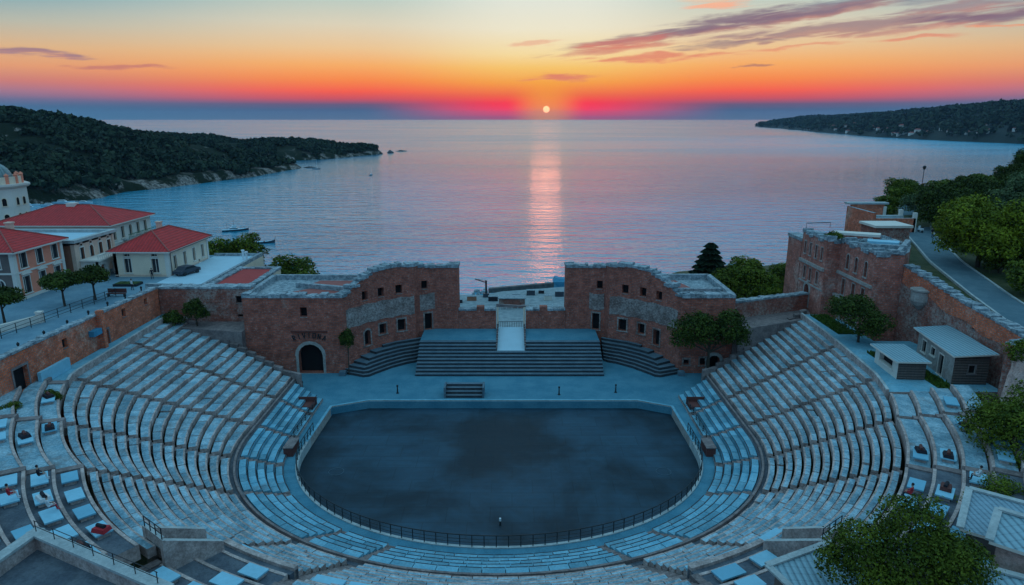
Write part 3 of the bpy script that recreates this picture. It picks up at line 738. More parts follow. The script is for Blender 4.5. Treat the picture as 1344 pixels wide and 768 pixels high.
# walkways: level ring round the arena, ring between the two blocks, strip along the outer wall
def ring(mb, ta, tb, f0, f1, z, m_, dz=0.0, step_=2.0, tint=None):
    n = max(1, int((tb-ta)/step_)); f0 = f0 if callable(f0) else (lambda t, v=f0: v); f1 = f1 if callable(f1) else (lambda t, v=f1: v)
    for i in range(n):
        a_, b_ = ta+(tb-ta)*i/n, ta+(tb-ta)*(i+1)/n
        p = [hit(a_, f1(a_)), hit(b_, f1(b_)), hit(b_, f0(b_)), hit(a_, f0(a_))]
        tt = rng.uniform(-.08, .08) if tint is None else tint
        if dz: mb.hexa([(x,y,z-dz) for x,y in p], [(x,y,z) for x,y in p], m_, m_, tt, bottom=False)
        else: mb.face([(x,y,z) for x,y in p], m_, tt)
mb = MB(); MSW = [*MS, 'stage']; ring(mb, TH0, TH1, .30, 1.49, .02, 7); part('walkway', mb, MSW, amph); mb = MB(); ring(mb, TH0, TH1, 5.79, 6.62, 1.52, 4, .9); part('walkway', mb, MS, amph)
mb = MB(); ring(mb, TH0, TH1, 6.0, 6.22, 1.86, 3, .8, 1.5); part('ring_parapet', mb, MS, amph)
mb = MB(); ring(mb, -101.8, 102.4, .0, .30, .10, 5, 1.5, 1.5, None); part('arena_kerb', mb, MS, amph)

# sloping parapets where the rows end beside the stage buildings
for th, sg, Kx in ((TH0, -1, NR), (TH1, 1, NR)):
    mb = MB()
    for k in range(-1, Kx+1):
        a_, b_ = (s_row(th, k), s_row(th, k+1)); z = z_row(max(0, k))+.55
        p = [hit(th+sg*.1, b_), hit(th+sg*1.0, b_), hit(th+sg*1.0, a_), hit(th+sg*.1, a_)]
        if sg < 0: p = [p[1], p[0], p[3], p[2]]
        mb.hexa([(x,y,-.3) for x,y in p], [(x,y,z+rng.uniform(-.06,.06)) for x,y in p], 3, 3, rng.uniform(-.2,.2))
    part('end_parapet', mb, MS, amph)

# terraces outside the rows
TIER = 1.95
def tier_s(th): return 13.3 if 23 < abs(th) < 37.4 else S_out(th)+.15
def tier_z(j, th): return (5.15 if 23 < abs(th) < 37.4 else 7.65)+.42*j
TW = [(-88.5,-75.5,5),(-75.5,-60,5),(-60,-37.6,5),(-37.3,-24.5,4),(24.5,37.3,4),(37.6,60,5),(60,75.5,5),(75.5,84.5,4)]
def clampx(p): return (max(-51.95, min(51.9, p[0])), p[1])
for ta, tb, J in TW:
    for j in range(J):
        mb = MB(); n = max(2, int((tb-ta)/1.5)); z = tier_z(j, (ta+tb)/2); stone_ = abs((ta+tb)/2) > 60
        for i in range(n):
            a_, b_ = ta+.5+(tb-ta-1.0)*i/n, ta+.5+(tb-ta-1.0)*(i+1)/n
            q = lambda t, ds: clampx(hit(t, tier_s(t)+TIER*j+ds))
            for d0, d1, zz, mm in ((.24, TIER-(.16 if stone_ else 0), z, 0 if stone_ else 4), (0, .24, z+.07, 1)):
                p = [q(a_,d1), q(b_,d1), q(b_,d0), q(a_,d0)]
                if abs(p[0][0]-p[3][0])+abs(p[0][1]-p[3][1]) < .05 or max(v_[0] for v_ in p) < -51.9 or min(v_[0] for v_ in p) > 51.85: continue
                mb.hexa([(x,y,z-1.1) for x,y in p], [(x,y,zz) for x,y in p], 1, mm, rng.uniform(-.12,.12), bottom=False)
        tp = part('terrace', mb, MS, amph)
    # brown cross walls that divide the terraces
    mb = MB()
    for j in range(J):
        z = tier_z(j, (ta+tb)/2); p = [clampx(hit(t, tier_s(ta+.6 if ta < 0 else tb-.6)+TIER*j+ds)) for t, ds in ((ta-.5,TIER),(ta+.5,TIER),(ta+.5,0),(ta-.5,0))]
        if max(v_[0] for v_ in p) < -51.9: continue
        mb.hexa([(x,y,z-1.1) for x,y in p], [(x,y,z+.12) for x,y in p], 3, 3, rng.uniform(-.2,.2))
    part('cross_wall', mb, MS, amph)
# level walk from the last row out to the enclosing walls on both sides
for ta, tb, X in ((TH0, -88.5, -51.9), (84.5, TH1, 52.2)):
    mb = MB(); n = 16
    for i in range(n):
        a_, b_ = ta+(tb-ta)*i/n, ta+(tb-ta)*(i+1)/n; p0, p1 = hit(a_, S_out(a_)+.12), hit(b_, S_out(b_)+.12)
        xx = X if not (X > 0 and p1[1] > 86) else (47.2 if p1[1] < 97 else 45.5)
        p = [(xx,p0[1]),(xx,p1[1]),p1,p0]
        if sum(p[k][0]*p[(k+1)%4][1]-p[(k+1)%4][0]*p[k][1] for k in range(4)) < 0: p = p[::-1]
        mb.hexa([(x,y,6.2) for x,y in p], [(x,y,7.72) for x,y in p], 1, 2, rng.uniform(-.05,.05), bottom=False)
        q0, q1 = hit(a_, S_out(a_)-.2), hit(b_, S_out(b_)-.2)
        p = [p0, p1, q1, q0]
        if sum(p[k][0]*p[(k+1)%4][1]-p[(k+1)%4][0]*p[k][1] for k in range(4)) < 0: p = p[::-1]
        mb.hexa([(x,y,6.2) for x,y in p], [(x,y,8.0) for x,y in p], 1, 5, rng.uniform(-.15,.15), bottom=False)
    part('upper_walk', mb, MS, amph)
mb = MB(); mb.prism([(-51.95,44),(-51.95,74),(-51.3,74),(-50.9,70),(-48.5,66),(-46.5,60),(-45,52),(-46,44)], 5, 7.62, 1, 4); part('upper_walk', mb, MS, amph)
# parapet at the head of the short rows and the two mouths
for sg in (-1, 1):
    mb = MB(); t0, t1 = sorted((sg*24.8, sg*36.9))
    ring(mb, t0, t1, lambda t: s_row(t, 7)+.1, lambda t: 13.2, 5.1, 4, 1.2); ring(mb, t0, t1, lambda t: s_row(t, 7)+.06, lambda t: s_row(t, 7)+.5, 5.35, 1, 1.4)
    part('retaining_wall', mb, MS, amph)
    mb = MB(); x, y = hit(sg*37.9, 15.2); d = Vector((x-XC, y-72)).normalized(); n_ = (-d.y, d.x)
    for off in (-1.25, 1.25):
        c_ = (x+n_[0]*off, y+n_[1]*off); L = 4.2
        p = []
        for a_, b_ in ((-1,-1),(1,-1),(1,1),(-1,1)): p.append((c_[0]+a_*d.x*L/2+b_*n_[0]*.22, c_[1]+a_*d.y*L/2+b_*n_[1]*.22))
        zt = [5.9, 8.2, 8.2, 5.9]
        mb.hexa([(px,py,3.2) for px,py in p], [(p[i][0],p[i][1],zt[i]) for i in range(4)], 1, 5)
    c_ = (x+d.x*1.9, y+d.y*1.9); mb.obox(c_, n_, 2.1, .3, 7.35, 8.15, 1, 5)
    c_ = (x+d.x*1.5, y+d.y*1.5); mb.obox(c_, n_, 2.05, .08, 5.0, 7.35, 3)
    o = part('entrance_mouth', mb, MS, amph)
    mb = MB()
    for off in (-1.25, -.4, .4, 1.25):
        a_ = (x+d.x*2.0+n_[0]*off, y+d.y*2.0+n_[1]*off); mb.tube([(*a_, 8.1),(*a_, 9.0)], .04, 5)
    for zz in (8.55, 8.98): mb.tube([(x+d.x*2.0-n_[0]*1.25, y+d.y*2.0-n_[1]*1.25, zz),(x+d.x*2.0+n_[0]*1.25, y+d.y*2.0+n_[1]*1.25, zz)], .035, 5)
    part('guard_rail', mb, ['iron'], o)

# ------------------------------------------------------------------ arena and stage
arc = [hit(t, .02) for t in np.arange(-90, 90.1, 3)]
L_, R_ = XC-21.9, XC+21.9
poly = [(L_,72),*arc[1:-1],(R_,72),(R_-.2,81.4),(16.4,83.3),(-18.7,83.3),(L_+.2,81.4)]
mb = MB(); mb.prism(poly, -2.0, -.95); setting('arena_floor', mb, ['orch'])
front = [(L_,71.5),(L_+.2,81.4),(-18.7,83.3),(16.4,83.3),(R_-.2,81.4),(R_,71.5)]
st = MB()
for a_, b_ in zip(front, front[1:]):
    outer = lambda p: (p[0]*1.0+(-14 if p[0] < -20 else 14 if p[0] > 18 else 0), 108 if abs(p[0]) < 20 else p[1]+(9 if p[1] > 80 else 0))
stage_poly = [(-18.7,83.3),(16.4,83.3),(R_-.2,81.4),(R_-.0,78),(31,78),(33,104),(-34,104),(-34,78),(L_,78),(L_+.2,81.4)]
st.prism(stage_poly, -1.3, -.004); setting('stage_paving', st, ['stage'])
kb = MB(); P = Path([(L_-.02,71.6),(L_+.18,81.5),(-18.75,83.42),(16.45,83.42),(R_-.18,81.5),(R_+.02,71.6)])
wall(kb, Path(P.p[::1]), -1.6, .14, .34, (), 1, 0, step=2.0)
solo('arena_wall', kb, ['tread_low', 'stonetrim'], 'low tan stone edge wall between the stage paving and the sunken arena floor', 'kerb wall')
# iron railing round the curved side of the arena
rail = thing('arena_railing', 'dark curved iron railing along the edge of the sunken arena floor', 'railing', (XC, 54, 0))
for t in np.arange(-96, 97, 3.0):
    mb = MB(); x, y = hit(t, .16); mb.tube([(x,y,.08),(x,y,1.22)], .045, 5); part('post', mb, ['iron'], rail, uv=False)
mb = MB()
for z_, r_ in ((1.2,.05),(.82,.022),(.5,.022)):
    mb.tube([(*hit(t, .16), z_) for t in np.arange(-96, 96.1, 2)], r_, 5)
part('handrail', mb, ['iron'], rail, uv=False)

# central staircase up to the gate
stc = thing('stage_staircase', 'broad straight flight of grey stone steps at the centre of the stage', 'staircase', (0, 95, 0))
mb = MB(); NS = 10; run = 6.3/NS; rise = .33
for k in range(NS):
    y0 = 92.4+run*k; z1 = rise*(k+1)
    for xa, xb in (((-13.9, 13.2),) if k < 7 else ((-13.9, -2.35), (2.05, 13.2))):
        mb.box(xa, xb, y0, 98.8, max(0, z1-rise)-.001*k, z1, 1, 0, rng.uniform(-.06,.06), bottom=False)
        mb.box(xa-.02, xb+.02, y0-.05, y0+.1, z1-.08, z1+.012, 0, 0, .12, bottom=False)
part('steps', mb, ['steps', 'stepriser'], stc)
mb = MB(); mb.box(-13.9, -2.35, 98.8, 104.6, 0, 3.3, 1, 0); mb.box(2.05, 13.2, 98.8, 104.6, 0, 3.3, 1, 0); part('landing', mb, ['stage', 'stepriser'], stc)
mb = MB(); mb.hexa([(-2.2,96.85,0),(1.9,96.85,0),(1.9,105.4,0),(-2.2,105.4,0)], [(-2.2,96.85,2.32),(1.9,96.85,2.32),(1.9,105.4,3.36),(-2.2,105.4,3.36)], 1, 0); part('ramp', mb, ['blueroof', 'stepriser'], stc)
for xa in (-2.35, 1.9):
    mb = MB()
    for k in range(9):
        y0 = 97.0+k*.86; z = 2.35+k*.12
        mb.box(xa, xa+.15 if xa > 0 else xa+.15, y0, y0+.84, z-.4, z+.62+rng.uniform(-.04,.04), 0)
        mb.box(xa-.06, xa+.21, y0+.25, y0+.6, z+.6, z+.86, 0, 0, -.2)
    part('balustrade', mb, ['stair'], stc)
# winding side steps against the curved fronts
CURVE = [(-24,93.6),(-22.7,95.8),(-20.6,98.4),(-18,100.7),(-15,102.3)]
for sg, side in ((-1, 'left'), (1, 'right')):
    t = thing('side_steps', 'fan of curved grey steps climbing beside the building with the %s' % ('arched doorway' if sg < 0 else 'tree against its front'), 'steps', (sg*18, 95, 0))
    mb = MB(); n = 7
    for k in range(n):
        f = k/(n-1); off = 3.4*(1-f)**.8+.55     # distance out from the facade
        pts = []
        Q = Path([(-24.4+3.0*f*.2,93.4)]+CURVE[1:]+[(-14.2,102.9)])
        u0 = .0+Q.T*.92*f*f*.55
        us = np.linspace(u0, Q.T, 12); inner = [Q.at(u)+Q.nrm(u)*.0 for u in us]; outer = []
        for u in us:
            q = Q.at(u)+Q.nrm(u)*off
            q.x = min(q.x, -13.95); q.y = max(q.y, 91.9+f*3); outer.append(q)
        poly = [(sg*-1*p.x, p.y) for p in inner]+[(sg*-1*p.x, p.y) for p in outer[::-1]]
        if sg < 0: poly = [(-x, y) for x, y in poly]; poly = [(-abs(x), y) for x, y in poly]
        z1 = .36*(k+1)
        for i in range(11):
            a_, b_, c_, d_ = [(sg*abs(p.x), p.y) for p in (inner[i], inner[i+1], outer[i+1], outer[i])]
            q = [a_, b_, c_, d_]
            if sum(q[m_][0]*q[(m_+1)%4][1]-q[(m_+1)%4][0]*q[m_][1] for m_ in range(4)) < 0: q = q[::-1]
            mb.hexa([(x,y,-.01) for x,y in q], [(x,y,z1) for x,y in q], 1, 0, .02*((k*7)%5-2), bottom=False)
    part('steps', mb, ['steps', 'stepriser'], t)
    mb = MB(); part_path = [(sg*24.3,92.6,.4),(sg*23.2,93.9,.9)]
    mb.box(min(sg*24.8,sg*23.9), max(sg*24.8,sg*23.9), 92.3, 93.2, 0, .62, 0); part('end_block', mb, ['steps'], t)

# ------------------------------------------------------------------ brick stage buildings
def op_at(P, x, y, w_, za, zb, arch=False, dep=.7):
    u = P.near(x, y); return (u-w_/2, u+w_/2, za, zb, arch, dep)
def fwd(pts, sg): return [(sg*abs(x), y) for x, y in (pts if sg < 0 else pts[::-1])]
STAGE = [(-38.2,93.6),(-24,93.6),(-22.7,95.8),(-20.6,98.4),(-18,100.7),(-15,102.3),(-14.6,103.7),(-11.9,104.7),(-8.5,104.7),(-8.5,108.0)]
def stage_building(sg, label):
    t = thing('stage_building', label, 'brick building', (sg*25, 100, 0))
    P = Path(fwd(STAGE if sg < 0 else [(-31.6,93.6),*STAGE[1:]], sg))
    def tf(u):
        p = P.at(min(max(u, 0), P.T)); x = abs(p.x)
        if x > 24: return 11.4
        if x > 20.6: return 11.4+(24-x)/3.4*2.5+.25*math.sin(x*5)
        if x > 15: return 13.95+.3*math.sin((x-15)/5.6*math.pi)
        if x > 14.6: return 14.0
        if x > 11.9: return 13.3+.35*(x-11.9)/2.7
        return 13.35
    up = [(-21.55,97.2),(-19.6,99.3),(-17.2,101.1)]
    ops = []; wins = []
    for x, y in up: ops.append(op_at(P, sg*-x*-1 if False else sg*abs(x), y, 1.05, 10.0, 11.35)); wins.append(1)
    lowr = [(-21.5,97.3,1.15,3.0,5.4,sg < 0),(-19.6,99.35,1.15,4.15,5.75,False),(-17.0,101.2,1.25,4.05,5.9,False)]
    for x, y, w_, za, zb, ar in lowr: ops.append(op_at(P, sg*abs(x), y, w_, za, zb, ar))
    ops.append(op_at(P, sg*13.7, 104.05, .95, 10.0, 11.3)); ops.append(op_at(P, sg*13.25, 104.2, 1.15, 3.32, 6.0))
    if sg < 0:
        ops.append(op_at(P, -29.6, 93.6, 1.0, 8.5, 9.9)); door = op_at(P, -29.05, 93.6, 3.5, 0, 4.4, True, 1.15)
    else:
        ops.append(op_at(P, 27.6, 93.6, .9, 1.2, 2.3)); ops.append(op_at(P, 25.2, 93.6, .8, 1.3, 2.1)); door = op_at(P, 29.2, 93.6, 1.7, 0, 2.7, True, 1.1)
    mb = MB(); wall(mb, P, 0, tf, 1.3, ops+[door], 0, 1, 0, 2.0)
    body = part('wall', mb, ['brick','coping'], t)
    for o in ops: window(P, *o[:4], o[5], t, 'rubble', 'dark', arch=o[4], trim=.22, surround=not (o[2] > 8.4))
    # doorway: stone arch round a near-black sheet painted as passage shade
    o = window(P, *door[:4], door[5], t, 'stonetrim', 'dark', 'doorway', True, .38)
    # the pale rubble band across the curved front and smaller pale patches
    def band(ua, ub, za, zb, mat='rubble', off=.07):
        m_ = MB(); n = max(2, int((ub-ua)/.7))
        for i in range(n):
            a_, b_ = ua+(ub-ua)*i/n, ua+(ub-ua)*(i+1)/n; pa, pb = P.at(a_), P.at(b_); na, nb = P.miter(a_), P.miter(b_)
            if P.seg(a_+1e-4) == P.seg(b_-1e-4): na = nb = P.nrm((a_+b_)/2)
            j0, j1 = [.12*math.sin(v*2.1) for v in (a_, b_)]
            A = [(pa.x+na.x*off,pa.y+na.y*off),(pb.x+nb.x*off,pb.y+nb.y*off),(pb.x-nb.x*.02,pb.y-nb.y*.02),(pa.x-na.x*.02,pa.y-na.y*.02)]
            m_.hexa([(A[k][0],A[k][1],za+(j0,j1,j1,j0)[k]) for k in range(4)], [(A[k][0],A[k][1],zb+(j0,j1,j1,j0)[k]) for k in range(4)])
        part('stone_band', m_, [mat], t)
    u1, u2, u3, u4 = P.near(sg*23.7, 94.1), P.near(sg*15.1, 102.25), P.near(sg*14.45, 103.75), P.near(sg*12.2, 104.6)
    a_, b_ = sorted((u1, u2)); band(a_, b_, 6.5, 9.35)
    a_, b_ = sorted((u3, u4)); band(a_, b_, 6.6, 9.2)
    coping(P, tf, 1.3, t, h=(.15,.5), seed=3+sg)
    # flat roof behind the facade with terracotta panels and pale parapets
    xo = 38.2 if sg < 0 else 31.6
    mb = MB(); poly = [(sg*xo,94.9),(sg*24.3,94.9),(sg*22,98.5),(sg*19,101.6),(sg*15.5,103.8),(sg*15.5,107.6),(sg*xo,107.6)]
    mb.prism(poly, 9.6, 10.7, 0); part('roof', mb, ['coping'], t)
    mb = MB()
    for q in ([[(35.5,96.2),(24.6,96.2),(22.2,99.6),(22.2,102),(30,102)], [(32,102.6),(20.5,102.6),(20.5,106.4),(30.5,106.4)]] if sg < 0 else [[(30.4,96),(24.2,96),(23,98.2),(30.4,98.2)], [(28,99.2),(21.6,99.2),(19.4,104.4),(26,106.6)]]):
        mb.prism([(sg*x, y) for x, y in q], 10.7, 10.78, 0)
    part('terracotta_panel', mb, ['redflat'], t)
    mb = MB()
    for (x0, y0), (x1, y1) in (((xo,107.6),(15.5,107.6)),((xo,94.9),(xo,107.6)),((30.9 if sg > 0 else 22.5,98.7),(23 if sg > 0 else 33,98.7 if sg > 0 else 102.3))):
        d = Vector((sg*(x1-x0), y1-y0)); L = d.length; d.normalize(); mb.obox((sg*(x0+x1)/2, (y0+y1)/2), d, L, .7, 9.6, 11.45+.1*(x0 == 31.6), 0)
    part('parapet', mb, ['coping'], t)
    if sg > 0:
        mb = MB(); mb.prism([(22.6,100.4),(25,100.4),(24,103.2),(21.4,103.2)], 10.8, 11.15, 0); part('skylight', mb, ['white'], t)
    if sg < 0:
        # metal lettering curved over the arch
        mb = MB(); word = 'RIVIONA'
        for i, ch in enumerate(word):
            f = (i-3)/3.0; cx = -29.05+f*2.05; cz = 4.98+.42*(1-f*f)
            pts = {'R': [((-.1,0),(-.1,.62)),((-.1,.62),(.14,.55)),((.14,.55),(.12,.34)),((.12,.34),(-.1,.3)),((-.05,.3),(.16,0))], 'I': [((0,0),(0,.62))],
                   'V': [((-.16,.62),(0,0)),((0,0),(.16,.62))], 'O': [((-.14,.05),(-.14,.57)),((-.14,.57),(.14,.57)),((.14,.57),(.14,.05)),((.14,.05),(-.14,.05))],
                   'N': [((-.14,0),(-.14,.62)),((-.14,.62),(.14,0)),((.14,0),(.14,.62))], 'A': [((-.16,0),(0,.62)),((0,.62),(.16,0)),((-.09,.22),(.09,.22))]}[ch]
            an = -f*.35
            for p0, p1 in pts:
                tr = lambda p: (cx+p[0]*1.3*math.cos(an)-p[1]*1.25*math.sin(an)*-1*-1, 93.5, cz+p[0]*math.sin(an)+p[1]*1.25*math.cos(an))
                mb.tube([tr(p0), tr(p1)], .06, 5)
        part('lettering', mb, ['iron'], t, uv=False)
        mb = MB(); mb.box(-31.6, -26.4, 93.38, 93.6, 6.25, 6.4, 0); part('ledge', mb, ['wood'], t)
    return t, P
LB, LP = stage_building(-1, 'brick stage building with arched doorway, metal lettering and a curved front left of the stage')
RB, RP = stage_building(1, 'brick stage building with concave front and tree against its flat end right of the stage')
# low walls either side of the gate
for x0, x1, nm, mer in ((-8.46, -2.55, 'low brick wall between the gate and the arched building', -5.0), (2.2, 8.46, 'low brick wall between the gate and the building with the tree', 5.0)):
    t = thing('low_wall', nm, 'wall', ((x0+x1)/2, 105.5, 3.3), 'low walls beside the gate')
    P = Path([(x0,104.75),(x1,104.75)]); mb = MB(); wall(mb, P, 2.6, 6.4, .9, (), 0, 1); mb.box(mer-.6, mer+.6, 104.72, 105.68, 6.4, 6.95, 0); part('wall', mb, ['brick','coping'], t)
    coping(P, lambda u: 6.4, .9, t, h=(.1,.2), seed=int(x0*10), u0=0, u1=mer-.62-x0); coping(P, lambda u: 6.4, .9, t, h=(.1,.2), seed=5, u0=mer+.62-x0)
gt = thing('gateway', 'pale timber gate frame at the head of the stage ramp opening to the sea', 'gate', (-.15, 105.3, 3.35))
for x in (-2.3, 1.95):
    mb = MB(); mb.box(x-.14, x+.14, 105.1, 105.4, 3.2, 6.75, 0); part('post', mb, ['cream'], gt)
mb = MB(); mb.hexa([(-2.5,105.08,6.75),(2.2,105.08,6.75),(2.2,105.42,6.75),(-2.5,105.42,6.75)], [(-2.5,105.08,7.25),(2.2,105.08,6.95),(2.2,105.42,6.95),(-2.5,105.42,7.25)]); part('lintel', mb, ['stair'], gt)
mb = MB()
for x in np.arange(-2.1, 1.9, .28): mb.tube([(x,105.25,3.36),(x,105.25,4.3)], .025, 4)
mb.tube([(-2.16,105.25,4.3),(1.81,105.25,4.3)], .04, 4); part('gate_bars', mb, ['iron'], gt, uv=False)

# left enclosing wall and the wall behind the seats
lw = thing('enclosing_wall', 'long orange-lit brick wall with two dark doorways along the plaza edge', 'wall', (-52, 78, 8))
P = Path([(-52,58),(-52,97.6)]); tfl = lambda u: 12.35-u*.012
d1, d2 = op_at(P, -52, 68.2, 2.1, 7.72, 10.4, dep=.5), op_at(P, -52, 83.6, 1.5, 7.72, 9.6, dep=.5)
w1_, w2_, w3_ = op_at(P, -52, 75.8, .9, 10.0, 11.1, dep=.4), op_at(P, -52, 88.3, .9, 10.1, 11.2, dep=.4), op_at(P, -52, 94, .8, 10.2, 11.1, dep=.4)
mb = MB(); wall(mb, P, -1, tfl, .62, [d1, d2, w1_, w2_, w3_], 0, 1, 0); part('wall', mb, ['brick_warm','coping'], lw)
for o in (d1, d2): window(P, *o[:4], o[5], lw, 'stair', 'dark', 'doorway', False, .24)
for o in (w1_, w2_, w3_): window(P, *o[:4], .4, lw, 'stair', 'dark', surround=False)
coping(P, tfl, .62, lw, h=(.06,.2), seed=8)
mb = MB(); mb.box(-52, -51.3, 82.2, 82.85, 7.7, 12.6, 0); part('pier', mb, ['brick_warm'], lw)
mb = MB(); mb.box(-51.98, -51.3, 80.3, 82.0, 9.8, 10.5, 0); part('awning', mb, ['bluecover'], lw)
mb = MB(); mb.hexa([(-51.6,70,7.73),(-51.2,70,7.73),(-51.2,75,7.73),(-51.6,75,7.73)], [(-51.6,70,9.1),(-51.2,70,9.1),(-51.2,75,9.1),(-51.6,75,9.1)]); solo('noticeboard', mb, ['slab'], 'long pale blue board leaning at the foot of the orange-lit brick wall', 'board', (-51.4,72.5,7.73))
bw_ = thing('rear_wall', 'dark brick wall with small square hole between the plaza corner and the arched building', 'wall', (-45, 98, 6))
P = Path([(-52,97.7),(-38.3,97.7)]); o1 = op_at(P, -40.3, 97.7, .9, 9.4, 10.5, dep=.5); o2 = op_at(P, -39.9, 97.7, 1.5, 7.3, 7.7, dep=.5)
mb = MB(); wall(mb, P, 0, 11.7, .9, [o1, o2], 0, 1, 0); part('wall', mb, ['brick_mixed','coping'], bw_)
for o in (o1, o2): window(P, *o[:4], .5, bw_, 'stair', 'dark', surround=False)
coping(P, lambda u: 11.7, 1.9, bw_, h=(.12,.25), seed=12)
# fill between the end of the rows and the rear walls
mb = MB(); mb.prism([(-52,97.7),(-52,95.5),(-38.2,92.4),(-38.2,97.7)], 0, 6.6, 0); mb.prism([(31.7,97),(31.7,91.5),(44.5,97.5),(46.5,104.5)], 0, 7.2, 0); setting('ledge_paving', mb, ['stair'])
# right rear wall
rw = thing('rear_wall', 'brick and rubble wall between the tree and the tall fort', 'wall', (38, 99, 6))
P = Path([(31.6,96.6),(45.6,102.2)]); mb = MB(); wall(mb, P, 0, 9.7, 1.0, (), 0, 1, 0); part('wall', mb, ['brick_mixed','coping'], rw); coping(P, lambda u: 9.7, 1.0, rw, h=(.12,.22), seed=13)

# ------------------------------------------------------------------ the fort and right enclosing wall
ft = thing('fort', 'tall ruined red brick fort with slit windows and rubble roof above the right seats', 'fort', (52, 97, 7.7))
P = Path([(45.7,106.5),(45.7,98),(47.7,97.95),(47.6,88),(51.3,87.9)])
ops = []
A = [(105.2,.55),(103.3,.55),(101.3,.55),(99.4,.55)]
for y, w_ in A: ops.append(op_at(P, 45.7, y, w_, 15.5, 17.4, dep=.5))
for y in (104.6,102.6,100.2): ops.append(op_at(P, 45.7, y, .7, 11.7, 13.6, dep=.5))
for y in (95.4,92.9,90.2): ops.append(op_at(P, 47.65, y, .75, 15.1, 17.2, True, .5))
for y in (95.9,92.9,90.2): ops.append(op_at(P, 47.65, y, .85, 11.2, 13.5, False, .5))
dA = op_at(P, 45.7, 103.2, 1.7, 7.72, 11.0, True, .8); dB = op_at(P, 47.65, 95.0, 1.5, 7.72, 10.2, False, .9); dC = op_at(P, 47.65, 91.9, 1.5, 7.72, 10.2, False, .9)
tff = lambda u: 18.6+.25*math.sin(u*1.7)
mb = MB(); wall(mb, P, 5, tff, 1.2, ops+[dA, dB, dC], 0, 1, 0); part('wall', mb, ['brick_fort','coping'], ft)
for o in ops: window(P, *o[:4], .5, ft, 'stonetrim', 'dark', arch=o[4], trim=.1)
for o in (dA, dB, dC): window(P, *o[:4], o[5], ft, 'stonetrim', 'dark', 'doorway', o[4], .38)
coping(P, tff, 1.2, ft, h=(.2,.6), seed=21)
def ledge(P, u0, u1, z0, z1, off, par, mat='stonetrim', name='ledge'):
    m_ = MB(); cuts = [u0]+[l for l in P.L if u0+.01 < l < u1-.01]+[u1]
    for a_, b_ in zip(cuts, cuts[1:]):
        n_ = P.nrm((a_+b_)/2); pa, pb = P.at(a_), P.at(b_)
        m_.hexa([(pa.x+n_.x*off,pa.y+n_.y*off,z0),(pb.x+n_.x*off,pb.y+n_.y*off,z0),(pb.x,pb.y,z0),(pa.x,pa.y,z0)], [(pa.x+n_.x*off,pa.y+n_.y*off,z1),(pb.x+n_.x*off,pb.y+n_.y*off,z1),(pb.x,pb.y,z1),(pa.x,pa.y,z1)])
    return part(name, m_, [mat], par)
ledge(P, .1, 8.45, 14.1, 14.55, .35, ft); ledge(P, 10.6, 20.4, 14.0, 14.4, .3, ft); ledge(P, 10.6, 20.4, 10.6, 11.0, .5, ft); ledge(P, .1, 8.45, 11.05, 11.3, .12, ft)
mb = MB(); mb.prism([(48.7,89),(51.3,89),(54.5,92.5),(57.6,97.5),(58.2,103),(54.5,110),(46.8,106.4),(46.8,99),(48.7,98.6)], 5, 18.1, 0, 1); part('roof', mb, ['brick_mixed','coping'], ft)
mb = MB(); r = random.Random(5)
for i in range(260):
    x, y = r.uniform(47.2, 57.5), r.uniform(89.2, 106)
    if (y < 99.5 and x < 49.2) or x > 51+(y-89)*.72: continue
    s_ = r.uniform(.15, .5)
    mb.hexa([(x-s_,y-s_,18.0),(x+s_,y-s_*.8,18.0),(x+s_*.9,y+s_,18.0),(x-s_,y+s_*.7,18.0)], [(x-s_*.7,y-s_*.7,18.1+s_*r.uniform(.4,1.1)),(x+s_*.6,y-s_*.7,18.1+s_*r.uniform(.3,1)),(x+s_*.6,y+s_*.6,18.1+s_*r.uniform(.3,1)),(x-s_*.6,y+s_*.6,18.1+s_*r.uniform(.3,1))], 0, tint=r.uniform(-.3,.3))
part('rubble', mb, ['coping'], ft, kind='stuff')
for q, z0, z1, mt_ in (([(49.5,103.9),(55.0,101.2),(56.0,103),(50.3,105.6)], 18.6, 19.3, 'white'), ([(51.4,97.6),(54.8,96.0),(55.8,97.6),(52.2,99.3)], 18.4, 19.0, 'slab')):
    mb = MB(); mb.prism(q, 17.9, z0, 1); mb.prism([((x-55)*1.05+55, (y-100)*1.05+100) for x, y in q], z0, z0+.35, 0); part('roof_hut', mb, [mt_, 'brick_mixed'], ft)
mb = MB(); mb.prism([(50.9,89.3),(51.4,89.2),(57.5,97.6),(56.9,98)], 18, 18.9, 0); mb.prism([(49.6,93.4),(54,92.2),(54.2,92.8),(49.8,94)], 18, 19.0, 0); part('broken_wall', mb, ['coping'], ft)
mb = MB(); mb.box(45.9,50.5,107.2,112.5,4,17.0,0,1); mb.box(45.75,50.7,107.05,112.6,17,17.5,1); part('corner_tower', mb, ['brick_fort','coping'], ft)
mb = MB(); mb.tube([(46,106.4,19.2),(46,106.4,20),(50,107,20),(50,107,19.2)], .06, 5); part('guard_rail', mb, ['iron'], ft)
cw = thing('curtain_wall', 'high curving brick and rubble wall below the road at the right', 'wall', (52.5, 76, 7.7))
P = Path([(51.3,87.85),(52.3,83),(53,78),(53.5,71.5),(53.4,67.6),(50.4,66.4)]); tfc = lambda u: float(np.interp(u, [0,5,10,16.5,20.4,24], [17.3,16.1,15.0,14.1,13.7,13.6]))
o1 = op_at(P, 53.2, 75.5, .5, 12.3, 13.2, dep=.3); o2 = op_at(P, 51.9, 67.0, 1.4, 7.7, 10.6, False, .5)
mb = MB(); wall(mb, P, 5, tfc, 1.1, [o1, o2], 0, 1, 0, 2.0); part('wall', mb, ['brick_mixed','coping'], cw); coping(P, tfc, 1.1, cw, h=(.1,.35), seed=31)
window(P, *o1[:4], .3, cw, 'stair', 'dark', surround=False); window(P, *o2[:4], .5, cw, 'stonetrim', 'shutter', 'doorway', False, .2)
